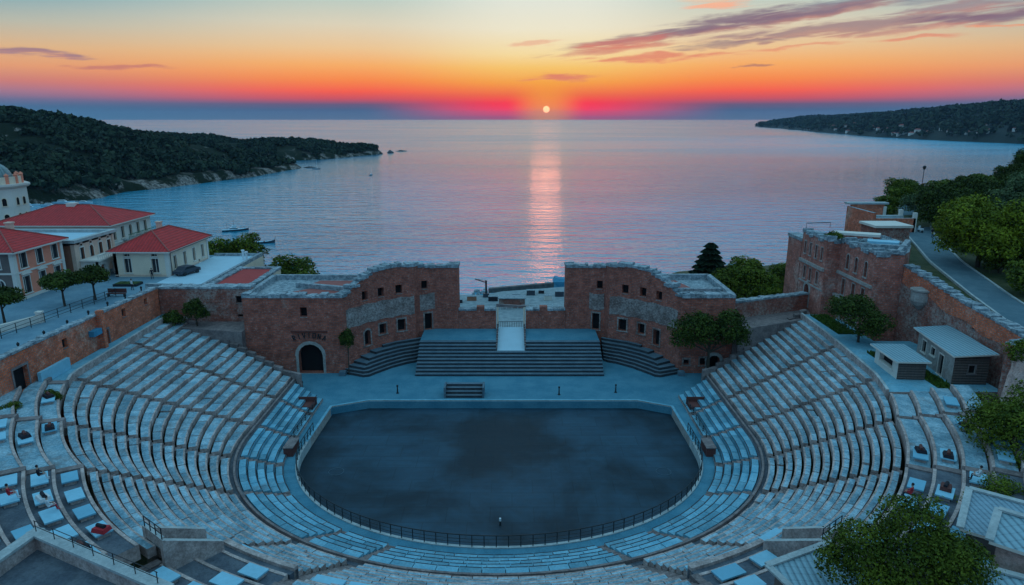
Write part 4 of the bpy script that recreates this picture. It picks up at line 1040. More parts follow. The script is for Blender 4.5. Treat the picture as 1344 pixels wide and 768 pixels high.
def bandw(P, ua, ub, za, zb, mat, par, off=.06):
    m_ = MB(); n = max(2, int((ub-ua)/1.0))
    for i in range(n):
        a_, b_ = ua+(ub-ua)*i/n, ua+(ub-ua)*(i+1)/n; pa, pb = P.at(a_), P.at(b_); na, nb = P.miter(a_), P.miter(b_)
        A_ = [(pa.x+na.x*off,pa.y+na.y*off),(pb.x+nb.x*off,pb.y+nb.y*off),(pb.x,pb.y),(pa.x,pa.y)]
        za_, zb_ = [(za(v), zb(v)) for v in (a_, b_)]
        zl = (za_[0], zb_[0], zb_[0], za_[0]); zh = (za_[1], zb_[1], zb_[1], za_[1])
        m_.hexa([(A_[k][0],A_[k][1],zl[k]) for k in range(4)], [(A_[k][0],A_[k][1],zh[k]) for k in range(4)])
    return part('brick_band', m_, [mat], par)
bandw(P, .2, 20.2, lambda u: tfc(u)-2.2-.25*math.sin(u), lambda u: tfc(u)-.15, 'brick_warm', cw)
mb = MB(); mb.lathe((52.0,84.4), [(.2,12.2),(.9,12.9),(1.15,13.4),(1.15,14.6),(1.3,14.7),(1.3,14.9),(0,15.2)], 14, 0); part('turret', mb, ['stonetrim'], cw)
mb = MB(); r = random.Random(11); prof = []
bs = thing('rock_bastion', 'rough pink rock bastion at the right edge with plants growing over its top', 'rock face', (52, 62, 7.7))
ring_ = []
for k in range(9):
    z = 5+k*1.15; rr = 4.6-.10*k
    ring_.append([(52.7+(rr+.35*math.sin(a*7+k)+r.uniform(-.18,.18))*math.cos(a), 61.6+(rr*.98+.3*math.cos(a*5+k*1.3)+r.uniform(-.18,.18))*math.sin(a), z+r.uniform(-.2,.2)) for a in np.linspace(math.pi*.35, math.pi*1.75, 30)])
for k in range(8):
    for i in range(29): mb.face([ring_[k][i+1], ring_[k][i], ring_[k+1][i], ring_[k+1][i+1]][::-1], 0, r.uniform(-.12,.12))
mb.face([p for p in ring_[-1]], 0)
part('rock_face', mb, ['bastion'], bs, smooth=False)

# ------------------------------------------------------------------ plants
def leaf_arrays(lobes, n, leaf, seed, flat=.6, inner=.72):
    r = np.random.RandomState(seed); L = np.array(lobes, float)
    w_ = (L[:,3]*L[:,4]+L[:,4]*L[:,5]+L[:,3]*L[:,5]); k = r.choice(len(L), n, p=w_/w_.sum())
    d = r.normal(size=(n, 3)); d /= np.linalg.norm(d, axis=1)[:, None]; d[:,2] = np.where(d[:,2] < -.55, -d[:,2], d[:,2])
    # clumps: radius modulated by a low frequency pattern so that the outline is uneven and has gaps
    cl = np.sin(d[:,0]*5+k*1.7)+np.sin(d[:,1]*6+k*2.3)+np.sin(d[:,2]*7+k)
    rad = np.where(r.rand(n) < .22, r.uniform(.35, .8, n), r.uniform(inner, 1.02, n))*(1+.085*cl)*np.where(r.rand(n) < .05, r.uniform(1.0, 1.22, n), 1)
    c = L[k,:3]+d*rad[:,None]*L[k,3:6]
    a = d*1.0+r.normal(size=(n,3))*.75; a[:,2] += .35; a /= np.linalg.norm(a, axis=1)[:, None]
    t = np.cross(a, r.normal(size=(n,3))); t /= np.linalg.norm(t, axis=1)[:, None]; b_ = np.cross(a, t)
    s_ = leaf*r.uniform(.55, 1.35, n)[:, None]; t = t*s_; b_ = b_*s_*flat
    V = np.stack([c-t*.5-b_*.25, c-t*.1-b_*.5, c+t*.5, c-t*.05+b_*.5], 1).reshape(-1, 3)
    F = np.arange(4*n).reshape(n, 4)
    tint = np.clip(cl*.34+r.uniform(-.6,.6,n), -1, 1)
    return V, F, tint
def crown_obj(lobes, n, leaf, seed, mat, parent, name='crown', flat=.6):
    V, F, t = leaf_arrays(lobes, n, leaf, seed, flat)
    o = link(name, raw_mesh(name, V, F, t, [mat]), parent); return o
def trunk_obj(parent, h, r, lobes, seed=0, name='trunk'):
    q = random.Random(seed); mb = MB()
    mb.tube([(0,0,-.4),(q.uniform(-.1,.1),q.uniform(-.1,.1),h*.5),(q.uniform(-.2,.2),q.uniform(-.2,.2),h)], [r*1.25,r,r*.75], 8)
    for l in lobes[:6]:
        mb.tube([(0,0,h*.8),(l[0]*.5,l[1]*.5,h*.75+(l[2]-h*.75)*.55),(l[0]*.95,l[1]*.95,l[2])], [r*.6,r*.4,r*.15], 5)
    o = link(name, mb.mesh(name, ['bark'], (0,0,0), False), parent); return o
def tree_proto(name, label, cat, loc, lobes, n, leaf, mat, th, tr, seed, group=None):
    t = thing(name, label, cat, loc, group); trunk_obj(t, th, tr, lobes, seed); crown_obj(lobes, n, leaf, seed, mat, t); return t
def rlobes(seed, n, R0, H0, z0, rl):
    q = random.Random(seed); out = [(0,0,z0+H0*.5,R0*.72,R0*.72,H0*.5)]
    for i in range(n):
        a = 2.4*i+q.uniform(-.4,.4); rr = R0*q.uniform(.35,.68); k = q.uniform(.7,1.15)*rl
        out.append((rr*math.cos(a), rr*math.sin(a), z0+H0*q.uniform(.25,.85), k, k, k*q.uniform(.65,.9)))
    return out
def conifer(name, label, loc, h, rad, n, seed, group=None):
    t = thing(name, label, 'conifer', loc, group); mb = MB(); mb.tube([(0,0,-.5),(0,0,h*.97)], [rad*.09, .03], 6)
    link('trunk', mb.mesh('trunk', ['bark'], (0,0,0), False), t)
    r = np.random.RandomState(seed); f = r.uniform(0, 1, n)**.75; tier = np.floor(f*11)/11; z = h*(.1+.9*(.5*f+.5*tier))
    R_max = rad*(1-.93*(z/h-.1)/.9)*(1-.35*((f*11)%1)); a = np.round(r.uniform(0, 2*math.pi, n)*2.2)/2.2+r.normal(0, .14, n)+tier*4; rr = R_max*np.sqrt(r.uniform(.05, 1, n))
    c = np.stack([rr*np.cos(a), rr*np.sin(a), z-.12*rr], 1); d = np.stack([np.cos(a), np.sin(a), -.25+0*a], 1)
    t_ = d*r.uniform(.5, 1.1, n)[:, None]*rad*.2; b_ = np.cross(d, r.normal(size=(n,3))); b_ /= np.linalg.norm(b_, axis=1)[:, None]; b_ *= rad*.045
    V = np.stack([c-t_*.5, c-b_, c+t_*.5, c+b_], 1).reshape(-1, 3)
    link('crown', raw_mesh('crown', V, np.arange(4*n).reshape(n, 4), r.uniform(-1, .7, n), ['needle']), t); return t
gz = lambda x, y: float(land(x, y))
# plaza trees with clipped broad crowns
PT = [(0,0,3.6,2.3,2.3,1.25),(1.0,.5,3.3,1.4,1.4,.9),(-1.0,-.3,3.4,1.5,1.4,.9),(.2,-1.1,3.2,1.3,1.3,.85)]
tp = tree_proto('plaza_tree', 'round clipped plaza tree, middle of the three along the plaza fence', 'tree', (-61,90.2,11), PT, 4200, .34, 'leaf_dark', 2.6, .14, 3, 'clipped trees on the plaza')
dup(tp, (-58.8,93.6,11), 1.0, 1.0, 'round clipped plaza tree beside the dark bench and arcade'); dup(tp, (-63,81.6,11), 2.0, 1.0, 'round clipped plaza tree behind the low pale wall')
t = tree_proto('lollipop_shrub', 'egg shaped dark green shrub on the corner of the arched brick building', 'shrub', (-23.5,92.9,0), [(0,0,5.3,1.02,.9,1.45)], 2600, .26, 'leaf_dark', 4.2, .07, 5)
TL = [(-2.7,0,7.3,2.9,2.0,2.5),(2.4,.1,7.5,2.9,2.0,2.5),(0,0,6.6,2.6,1.9,2.0),(-3.8,-.2,6.1,1.7,1.5,1.5),(4.0,0,6.4,1.6,1.5,1.6),(-1.2,.1,8.7,1.8,1.5,1.2),(2.6,0,9.0,1.7,1.4,1.1)]
tree_proto('leaning_tree', 'wide dark two lobed tree against the front of the right brick building', 'tree', (27.6,90.7,0), TL, 9500, .34, 'leaf_dark', 5.2, .2, 8)
tree_proto('wall_tree', 'small dark bushy tree before the rear wall at the top of the left seats', 'tree', (-45.7,95.3,6.5), [(0,0,2.3,1.7,1.3,1.4),(.9,0,1.9,1.1,1,.9),(-.9,.2,2.7,1.0,1,.9),(.1,0,3.5,.8,.7,.8)], 2600, .3, 'leaf_dark', 1.4, .1, 9)
tree_proto('wall_bush', 'low dark bush in the corner between plaza wall and rear wall', 'bush', (-49.3,95.4,6.5), [(0,0,1.2,1.5,1.1,1.1),(.9,0,1.0,1.0,.9,.8),(-1,0,.9,.8,.8,.7)], 1800, .3, 'leaf_dark', .6, .08, 10)
t = tree_proto('walk_bush', 'big rounded dark bush in front of the fort doors', 'bush', (44.9,84.6,7.7), rlobes(4, 7, 4.0, 5.4, .2, 1.9), 9000, .3, 'leaf_dark', 1.5, .16, 12)
tree_proto('roof_bush', 'small green bush growing on the edge of the fort roof', 'bush', (46.9,99.0,18.7), [(0,0,.5,1.3,.9,.7),(.6,-.6,.4,.8,.8,.5)], 900, .25, 'leaf', .2, .05, 13)
conifer('conifer', 'dark spreading conifer standing behind the right brick building', (37.7,128,1.5), 11.8, 6.4, 12000, 3)
# broadleaf kinds reused over the slopes
GB = 'trees behind the stage buildings'
k1 = tree_proto('shore_tree', 'bushy green tree nearest the conifer behind the right building', 'tree', (36.6,117.5,1.8), rlobes(21, 8, 4.2, 6.6, 1.6, 2.0), 6500, .38, 'leaf', 2.6, .18, 21, GB)
for i, (x, y, s_, lb) in enumerate([(41.8,118.5,1.06,'tall bushy green tree between conifer tree and fort'), (46.4,115.5,.82,'small green tree against the far corner of the fort'), (44,126,1.0,'green tree at the back, over the rubble wall before the fort'),
        (50,124,.9,'green tree by the sea side of the fort'), (-57.5,131.5,.98,'green tree directly behind the cream house'), (-53,134,.85,'green tree behind the pale roof terrace, nearer the cream house'),
        (-47.6,133.5,.8,'green tree behind the two white chimneys'), (-39.4,121.5,.98,'broad tree behind the red covered low roof'), (-34.6,118.5,.72,'small green tree behind the roof of the arched building'),
        (-43.5,127,.8,'green tree behind the end of the pale roof terrace'), (-76.5,147,.9,'green tree at the corner of the house with the green balcony')]):
    zz = min(gz(x, y), 4.6)
    dup(k1, (x, y, zz), i*1.3, s_*(1.28 if i > 4 else 1.06), lb, GB)
big = tree_proto('bright_tree', 'large yellow green tree with a broad crown standing beside the road', 'tree', (69.8,100.6,gz(69.8,100.6)+.2), rlobes(31, 13, 7.8, 9.4, .0, 3.1), 21000, .42, 'leaf_bright', 3.0, .3, 31)
k2 = tree_proto('slope_tree', 'dark rounded tree leaning over the bend of the road', 'tree', (80.6,127,gz(80.6,127)), rlobes(41, 10, 6.2, 7.2, .3, 2.6), 11000, .42, 'leaf_dark', 2.5, .25, 41, 'trees on the right hillside')
k3 = tree_proto('olive_tree', 'grey green olive tree on the slope behind the bright tree', 'tree', (88,119,gz(88,119)), rlobes(51, 9, 5.2, 5.6, .2, 2.3), 8000, .4, 'leaf_olive', 2.0, .2, 51, 'trees on the right hillside')
GH = 'trees on the right hillside'
ridge = [(k2,92,137,1.0),(k2,101,146,.86),(k2,98,155,.72),(k2,108,148,.85),(k2,114,143,1.0),(k2,122,148,.9),(k2,106,160,.7),(k2,130,150,.9),(k2,118,158,.8),(k3,84,139,.9),(k2,92,150,.7),(k3,98,131,1.0),(k3,104,137,.9),(k2,110,130,.95),
         (k3,96,122,.9),(k2,104,120,.9),(k3,88,110,.8),(k2,97,111,.85),(k3,80,110,.6),(k3,74,90,.52),(k2,79,93,.55),(k3,70,83,.36),(k2,84,100,.7),(k3,91,101,.7),(k2,75,80,.4),(k3,82,84,.6),(k2,88,90,.7),(k3,68,76,.35),(k2,116,122,.8),(k3,112,112,.8),
         (k2,90,147,.62),(k2,86,134,.62),(k2,103,153,.6),(k3,120,135,.9),(k2,128,140,1.0)]
where = ['on the upper slope','below the crest','on the crest by the sea','on the crest','near the top of the hill','at the top right of the hill','behind the crest','highest on the hill','at the back of the hill','behind the road bend','beside the far road','on the middle slope','in the middle of the wood','deep in the wood',
         'behind the yellow green tree','above the yellow green tree','just behind the yellow green tree','right above the yellow green tree','beside the yellow green tree and the road','under the yellow green tree','below the yellow green tree','by the kerb near the wall','right of the yellow green tree','further right of the yellow green tree','at the frame edge over the road','on the bank above the road','on the bank below the wood','beside the road at the bottom','at the frame edge in the wood','at the frame edge above the bank',
         'close to the street lamp','at the road bend','topmost against the sea','at the frame edge on the middle slope','at the frame edge on the crest']
for i, ((k, x, y, s_), wh) in enumerate(zip(ridge, where)):
    dup(k, (x, y, gz(x, y)-.3), i*1.9, s_, ('dark rounded tree ' if k is k2 else 'grey green tree ')+wh, GH)
k4 = tree_proto('road_tree', 'round dense tree at the far end of the road left of the lamp', 'tree', (92.5,163,gz(92.5,163)-1.2), rlobes(61, 8, 4.4, 6.6, .2, 2.2), 6500, .36, 'leaf', 2.0, .2, 61, 'trees left of the road')
dup(k4, (70,141,gz(70,141)), 1.0, .8, 'dense tree beside the roofless ruin left of the road', 'trees left of the road'); dup(k4, (63.5,134,gz(63.5,134)-1), 2.0, .75, 'low dense tree behind the fort roof', 'trees left of the road')
c2 = conifer('roadside_conifer', 'slim dark conifer left of the round tree at the road end', (87.2,165,gz(87.2,165)), 8.2, 2.6, 2600, 5)
dup(c2, (66.8,139,gz(66.8,139)), 1.0, .9, 'dark conifer rising over the fort roof beside the sea')
# undergrowth shrubs filling the hillside
qs = random.Random(77); sb = tree_proto('hillside_shrub', 'low green shrub in the undergrowth of the right hillside', 'shrub', (76,86,gz(76,86)), rlobes(91, 6, 2.6, 3.0, .1, 1.3), 2200, .36, 'leaf', .7, .1, 91, 'undergrowth on the right hillside'); pts_ = []
for x, y in ((86,160),(89,158.5),(84,155),(90,166.5),(95,167),(82,150),(79,146),(76,142),(97,171)): dup(sb, (x, y, gz(x, y)-.2), x, 1.0+(x % 3)*.15, 'low green shrub in the undergrowth of the right hillside', 'undergrowth on the right hillside')
while len(pts_) < 95:
    y = qs.uniform(70, 165); x = float(road_x(y))+qs.uniform(5.0, 62)
    if x > .80*y+12 or min([9]+[math.hypot(x-a_, y-b_) for a_, b_ in pts_]) < 3.0: continue
    pts_.append((x, y)); dup(sb, (x, y, gz(x, y)-.2), qs.uniform(0, 6), qs.uniform(.6, 1.35), 'low green shrub in the undergrowth of the right hillside', 'undergrowth on the right hillside')
# trees at the lower right, close to the camera
tree_proto('near_tree', 'big leafy green tree rising among the roofs at the lower right', 'tree', (22.6,34.2,3.5), [(0,0,7.6,3.6,3.2,2.9),(-2.6,.4,8.2,2.0,1.9,1.7),(2.6,.3,7.6,2.2,2.0,1.8),(.4,.8,9.9,2.0,1.8,1.5),(-1.3,-1.5,6.9,2.2,2,1.8),(1.8,-1.4,8.7,1.8,1.8,1.6),(-3.4,1.0,7.0,1.4,1.3,1.1),(3.6,1.2,6.6,1.5,1.4,1.2)], 26000, .19, 'leaf', 4.8, .25, 71)
tree_proto('side_tree', 'big dark green tree overhanging the outermost terraces at the right edge', 'tree', (42.8,52.2,5.0), rlobes(81, 10, 5.0, 7.4, 1.2, 2.3), 22000, .24, 'leaf', 2.6, .25, 81)
tree_proto('side_bush', 'green bush between the tiled roof and the terraces at the right', 'bush', (35.6,45.2,7.0), [(0,0,1.2,2.2,1.6,1.3),(-1.4,-1.1,1.0,1.4,1.2,1.0),(1.2,1.2,1.6,1.6,1.4,1.2)], 5000, .2, 'leaf', .8, .1, 82)
bt = tree_proto('bastion_bush', 'bush trailing over the top of the pink rock bastion', 'bush', (50.6,63.6,13.6), [(0,0,.5,2.2,1.3,.9),(-1.2,-.8,.0,1.2,1.0,1.2),(1.2,.3,.7,1.4,1.2,.9)], 3600, .24, 'leaf', .4, .06, 83)
for x, y, z, s_, lb in ((-47.9,66.6,7.7,.45,'green bush on the left terraces beside a cross wall'), (-49.6,62.4,8.0,.5,'green bush on the left terraces near the doorway'), (30.4,88.2,.1,.62,'dark green bush at the foot of the right parapet steps'), (47.8,66,7.7,.5,'green bush before the planked end of the hut'), (46.8,61.5,7.7,.55,'green bush on the outer terraces below the hut')):
    dup(bt, (x, y, z), x, s_, lb)
def grass_patch(name, boxes, z, n, seed, label):
    r = np.random.RandomState(seed); B = np.array(boxes, float); k = r.randint(len(B), size=n)
    x = r.uniform(B[k,0], B[k,1]); y = r.uniform(B[k,2], B[k,3]); c = np.stack([x, y, np.full(n, z)], 1); a = r.uniform(0, 6.28, n); d = np.stack([np.cos(a), np.sin(a), 0*a], 1)*.09
    h_ = np.stack([r.normal(0, .1, n), r.normal(0, .1, n), r.uniform(.12, .4, n)], 1)
    V = np.stack([c-d, c+d, c+h_], 1).reshape(-1, 3); o = link(name, raw_mesh(name, V, np.arange(3*n).reshape(n, 3), r.uniform(-1, 1, n), ['grassm'])); o['kind'] = 'stuff'; o['label'] = label
mb = MB()
for x0, x1, y0, y1 in ((45.9,47.7,65.5,78),(44,46.6,77,80.5),(43.9,46.3,88,97)): mb.box(x0, x1, y0, y1, 7.6, 7.76, 0)
M['turf'] = mat_plain('turf', (.035,.06,.015), .9, .4, 1.5); setting('turf_bed', mb, ['turf'])
grass_patch('grass', [(45.9,47.7,65.5,78),(44,46.6,77,80.5),(43.9,46.3,88,97)], 7.76, 5200, 3, 'rough green grass between the huts and the right seating rows')

# ------------------------------------------------------------------ houses of the town
def hip(x0, x1, y0, y1, z, rise, oh, mat, par, name='roof'):
    x0 -= oh; x1 += oh; y0 -= oh; y1 += oh; w_, l_ = x1-x0, y1-y0; r_ = min(w_, l_)/2
    A_, B_ = ((x0+w_/2, y0+r_), (x0+w_/2, y1-r_)) if l_ >= w_ else ((x0+r_, y0+l_/2), (x1-r_, y0+l_/2))
    c = [(x0,y0,z),(x1,y0,z),(x1,y1,z),(x0,y1,z)]; a, b_ = (*A_, z+rise), (*B_, z+rise); mb = MB()
    if l_ >= w_: fs = [[c[0],c[1],a],[c[1],c[2],b_,a],[c[2],c[3],b_],[c[3],c[0],a,b_]]
    else: fs = [[c[0],c[1],b_,a],[c[1],c[2],b_],[c[2],c[3],a,b_],[c[3],c[0],a]]
    for f_ in fs: mb.face(f_, 0)
    mb.face([(p[0],p[1],z-.003) for p in c][::-1], 1)
    mb.box(x0, x1, y0, y1, z-.22, z-.006, 1)
    o = part(name, mb, [mat, 'white'], par); rb = MB()
    for p, q in ((a,b_),(c[0],a),(c[1],a if l_ >= w_ else b_),(c[2],b_),(c[3],b_ if l_ >= w_ else a)):
        if (Vector(p)-Vector(q)).length > .3: rb.tube([(p[0],p[1],p[2]+.03),(q[0],q[1],q[2]+.03)], .11, 6)
    part('ridge_tiles', rb, ['redflat'], o); return o
class House:
    def __init__(s, name, label, x0, x1, y0, y1, z0, z1, wallmats, mS=0, mE=1):
        s.t = thing(name, label, 'house', ((x0+x1)/2, (y0+y1)/2, z0)); s.b = (x0, x1, y0, y1, z0, z1); s.P = Path([(x0,y0),(x1,y0),(x1,y1),(x0,y1),(x0,y0)]); s.ops = []; s.w = wallmats; s.k = []
        s.W = x1-x0; s.L = y1-y0; s.ms = (mS, mE)
    def win(s, side, c, w_, za, zb, arch=False, hood=False, backing='shutter', dep=.3, name='window', trim=.13):
        u = (c-s.b[0]) if side == 'S' else (s.W+c-s.b[2]) if side == 'E' else (s.W+s.L+s.W+(s.b[3]-c))
        s.ops.append((u-w_/2, u+w_/2, za, zb, arch, dep)); s.k.append((hood, backing, name, trim))
    def build(s, frame='white'):
        mb = MB(); wall(mb, s.P, s.b[4]-1.5, s.b[5], .5, s.ops, lambda u: s.ms[0] if u < s.W or u > s.W+s.L else s.ms[1], s.ms[1], 0, 4.0, back=False)
        s.body = part('wall', mb, s.w, s.t)
        for o, (hd, pn, nm, tr) in zip(s.ops, s.k): window(s.P, *o[:4], o[5], s.t, frame, pn, nm, o[4], tr, hd)
        return s.t
    def string(s, za, zb, off, mat='white', sides='SE'):
        mb = MB(); x0, x1, y0, y1 = s.b[:4]
        mb.box(x0-.02, x1+off, y0-off, y0-.003, za, zb, 0); mb.box(x1+.003, x1+off, y0, y1+.02, za, zb, 0); part('string_course', mb, [mat], s.t)
    def quoins(s, mat='white', zt=None):
        x0, x1, y0, y1, z0, z1 = s.b
        mb = MB(); mb.prism([(x1-.55,y0-.003),(x1-.55,y0-.08),(x1+.08,y0-.08),(x1+.08,y0+.55),(x1+.003,y0+.55),(x1+.003,y0-.003)], z0, z1-.25, 0); part('corner_strip', mb, [mat], s.t)
        mb = MB(); mb.box(x1+.003, x1+.08, y1-.55, y1+.05, z0, z1-.25, 0); part('corner_strip', mb, [mat], s.t)
h = House('pink_house', 'salmon pink two storey house with white trim and red hipped roof', -84, -69, 93, 103.6, 11, 18, ['greywall','pink'])
for y in (94.9, 98.3, 101.7): h.win('E', y, 1.35, 15.4, 17.5); h.win('E', y, 1.35, 11.75, 14.15, hood=True)
for x in (-71.5, -76): h.win('S', x, 1.2, 15.6, 17.3); h.win('S', x, 1.4, 11.6, 14.0, True)
h.build(); h.string(14.75, 15.0, .12); h.string(11, 11.45, .1); h.quoins(); ro = hip(-84, -69, 93, 103.6, 18.02, 2.5, .75, 'redtile', h.t); mb = MB(); mb.box(-74.2,-73.4,99.6,100.4,18.6,20.9,0); mb.box(-74.3,-73.3,99.5,100.5,20.9,21.1,0); part('chimney', mb, ['beige'], ro)
h = House('arcade_house', 'beige house with arcaded porch, flat pale roof and brown side wall', -87, -68.2, 105.2, 116, 11, 17.0, ['ochre','beige'])
for y in (107, 109.5, 112, 114.4): h.win('E', y, 1.05, 14.15, 16.0, y in (109.5,)); 
for y in (107, 109.5, 112, 114.4): h.win('E', y, .55, 16.3, 16.75, trim=.06)
for y in (107.3, 110.6): h.win('E', y, 1.1, 11.05, 13.2)
h.win('S', -74, .9, 15.4, 15.9, trim=.06); h.build(); h.quoins('beige')
mb = MB(); x0, x1, y0, y1 = h.b[:4]
mb.box(x0, x1, y0, y1, 16.6, 17.02, 1, 0); part('roof', mb, ['blueroof','beige'], h.t)
mb = MB()
for a_ in ((x0-.5,x1+.5,y0-.5,y0+.4),(x1-.4,x1+.5,y0+.41,y1+.5),(x0-.5,x1-.41,y1-.4,y1+.5),(x0-.5,x0+.4,y0+.41,y1-.41)): mb.box(*a_, 17.03, 17.5, 0)
part('cornice', mb, ['curb'], h.t)
mb = MB(); mb.box(-79,-77.6,110,110.8,17.02,17.35,0); mb.box(-76,-75.3,108.2,108.7,17.02,17.25,0); part('roof_vent', mb, ['greywall'], h.t)
mb = MB(); P = Path([(-65.4,106.2),(-65.4,115.9)])
wall(mb, P, 10.9, 13.9, .45, [(i*2.4+.35, i*2.4+2.15, 10.95, 13.3, True, .45) for i in range(4)], 0, 1, 0, back=False)
wall(mb, Path([(-68.2,106.2),(-65.41,106.2)]), 10.9, 13.9, .45, [(.4, 2.3, 10.95, 13.2, True, .45)], 0, 1, 0, back=False)
mb.box(-68.2,-65.0,105.9,116.2,13.92,14.15,0); o = part('porch', mb, ['white','white'], h.t)
mb = MB()
for y in np.arange(106.1, 116.1, .55): mb.tube([(-65.25,y,14.15),(-65.25,y,14.8)], .07, 5)
mb.box(-65.35,-65.13,105.95,116.1,14.8,14.92,0); part('balustrade', mb, ['white'], o)
h = House('balcony_house', 'large white house with low red hipped roof and green balcony facing the bay', -97, -75.3, 127, 142, 9.5, 16.5, ['cream','white'])
for y in (128.6, 131.4, 134.2, 137, 139.8): h.win('E', y, 1.1, 13.4, 15.6, y == 134.2); h.win('E', y, 1.0, 10.3, 12.0)
for x in (-77.5, -81, -85): h.win('S', x, 1.2, 13.6, 15.4)
h.build(); h.string(12.7, 12.9, .15); mb = MB(); mb.box(-75.3,-73.9,131,142,12.9,13.1,0); o = part('balcony', mb, ['curb'], h.t)
mb = MB()
for y in np.arange(131.1, 142, .5): mb.tube([(-73.98,y,13.1),(-73.98,y,14.0)], .04, 4)
mb.box(-74.05,-73.9,131,142,14,14.08,0); M['green'] = mat_plain('green paint', (.06,.16,.10), .6, .2); part('balcony_rail', mb, ['green'], o)
ro = hip(-97, -75.3, 127, 142, 16.52, 2.9, .8, 'redtile', h.t); mb = MB(); mb.box(-86.9,-85.3,133.6,135.2,19.0,19.8,0); part('chimney', mb, ['white'], ro)
h = House('cream_house', 'single storey cream house with red hipped roof beside the pale roof terrace', -64, -55.2, 108, 122.6, 10.9, 15.2, ['cream','cream'])
for y in (110.2, 113.6, 117, 120.4): h.win('E', y, .95, 11.9, 14.1)
h.win('E', 118.7, .6, 11.2, 11.8, trim=.06)
for x in (-61.8, -57.4): h.win('S', x, 1.1, 11.7, 14.0); h.win('S', x, .9, 14.4, 14.75, trim=.06)
h.build(); h.string(11.2, 11.36, .07, 'beige'); h.quoins('white'); ro = hip(-64, -55.2, 108, 122.6, 15.22, 2.6, .7, 'redtile', h.t); mb = MB(); mb.box(-61.4,-60.7,117.4,118.2,16,18.4,0); mb.box(-61.5,-60.6,117.3,118.3,18.4,18.6,0); part('chimney', mb, ['beige'], ro)
mb = MB(); mb.tube([(-54.42,107.4,15.08),(-54.42,123.2,15.08)], .09, 6); mb.tube([(-55.05,108.5,15.0),(-55.05,108.5,11)], .07, 6); part('gutter', mb, ['greywall'], h.t, uv=False)
t = thing('roof_terrace', 'wide pale blue roof terrace with low parapet beside the cream house', 'terrace', (-50.5, 112, 6))
mb = MB(); mb.prism([(-55.1,100),(-46.2,98.8),(-46.2,125),(-55.1,125)], 0, 11.12, 0, 1); part('deck', mb, ['cream','blueroof'], t)
mb = MB(); mb.box(-46.7,-46.2,99,125,11.13,11.75,0); mb.box(-55.1,-46.71,124.6,125,11.13,11.6,0); mb.hexa([(-55.1,100,11.13),(-46.71,98.9,11.13),(-46.71,99.5,11.13),(-55.1,100.6,11.13)], [(-55.1,100,11.8),(-46.71,98.9,11.8),(-46.71,99.5,11.8),(-55.1,100.6,11.8)]); part('parapet', mb, ['coping'], t)
pc = thing('vent_pipe', 'slim white vent pipe on the roof terrace, the one nearer the sea', 'vent pipe', (-48.3,121,11.1), 'vent pipes on the roof terrace')
mb = MB(); mb.lathe((-48.3,121), [(.2,11.1),(.2,12.7),(.3,12.75),(.3,12.95),(0,13.0)], 10); part('pipe', mb, ['boatwhite'], pc)
dup(pc, (-47.1,119.4,11.1), 0, 1, 'slim white vent pipe on the roof terrace, beside the parapet')
t = thing('low_building', 'low pale building with flat red covered roof behind the rear wall', 'building', (-42.6, 106, 0))
P = Path([(-46.1,98.8),(-39.2,98.8),(-39.2,113.5),(-46.1,113.5),(-46.1,98.8)]); ops = [(6.9+4+i*3.6, 6.9+4.9+i*3.6, 8.8, 10.4, False, .3) for i in range(3)]
mb = MB(); wall(mb, P, 0, 11.3, .6, ops, 0, 1, 0, 4, back=False); part('wall', mb, ['cream','coping'], t)
for o in ops: window(P, *o[:4], .3, t, 'white', 'shutter')
mb = MB(); mb.box(-45.5,-39.8,99.4,112.9,10.6,11.25,0); part('roof', mb, ['redfelt'], t)
coping(P, lambda u: 11.3, .7, t, h=(.15,.25), seed=44)
# domed tower
tw = thing('domed_tower', 'white domed church tower at the far left above the marina', 'tower', (-113.2, 150, 8)); cx, cy = -113.2, 150
mb = MB(); mb.lathe((cx,cy), [(6.5,6),(6.5,21.2),(6.9,21.3),(7.3,21.7),(7.3,22.1),(6.0,22.1),(6.0,22.12)], 8, 0, R(22.5)); part('shaft', mb, ['white'], tw)
mb = MB(); mb.lathe((cx,cy), [(5.9,22.1),(5.9,23.6),(5.6,23.6),(5.6,22.1)], 24, 0); part('balustrade', mb, ['cream'], tw)
for k in range(16):
    mb = MB(); a_ = 2*math.pi*k/16; mb.lathe((cx+5.75*math.cos(a_), cy+5.75*math.sin(a_)), [(.38,22.1),(.38,23.9),(.5,23.95),(.0,24.4)], 8); part('finial', mb, ['pink'], tw, uv=False)
mb = MB(); mb.lathe((cx,cy), [(4.2,22.1),(4.2,23.2)]+[(4.2*math.cos(a_), 23.2+3.6*math.sin(a_)) for a_ in np.linspace(0, math.pi/2-.04, 9)]+[(.3,27.4),(0,27.9)], 24, 0); part('dome', mb, ['copper'], tw, smooth=False)
for k in range(8):
    a0_, a1_ = R(22.5+45*k), R(22.5+45*(k+1)); p0, p1 = Vector((cx+6.5*math.cos(a1_), cy+6.5*math.sin(a1_))), Vector((cx+6.5*math.cos(a0_), cy+6.5*math.sin(a0_)))
    mid = (p0+p1)/2; n_ = (mid-Vector((cx,cy))).normalized()
    if n_.y > .5 or n_.x < -.6: continue
    P = Path([(p1.x+n_.x*.02, p1.y+n_.y*.02), (p0.x+n_.x*.02, p0.y+n_.y*.02)]); 
    for f in (.3, .7):
        u = P.T*f; window(P, u-.45, u+.45, 12.2, 15.8, 0.0, tw, 'cream', 'dark', arch=True, trim=.12); window(P, u-.4, u+.4, 17.6, 19.2, 0.0, tw, 'cream', 'dark', arch=True, trim=.12)
t = thing('quay_building', 'long low grey flat roofed building at the foot of the domed tower', 'building', (-101, 142, 9))
mb = MB(); mb.box(-112,-97.6,130,146,8,12.6,0); part('wall', mb, ['greywall'], t); mb = MB(); mb.box(-112.4,-97.2,129.6,146.4,12.61,13.0,0); part('roof', mb, ['coping'], t)
mb = MB()
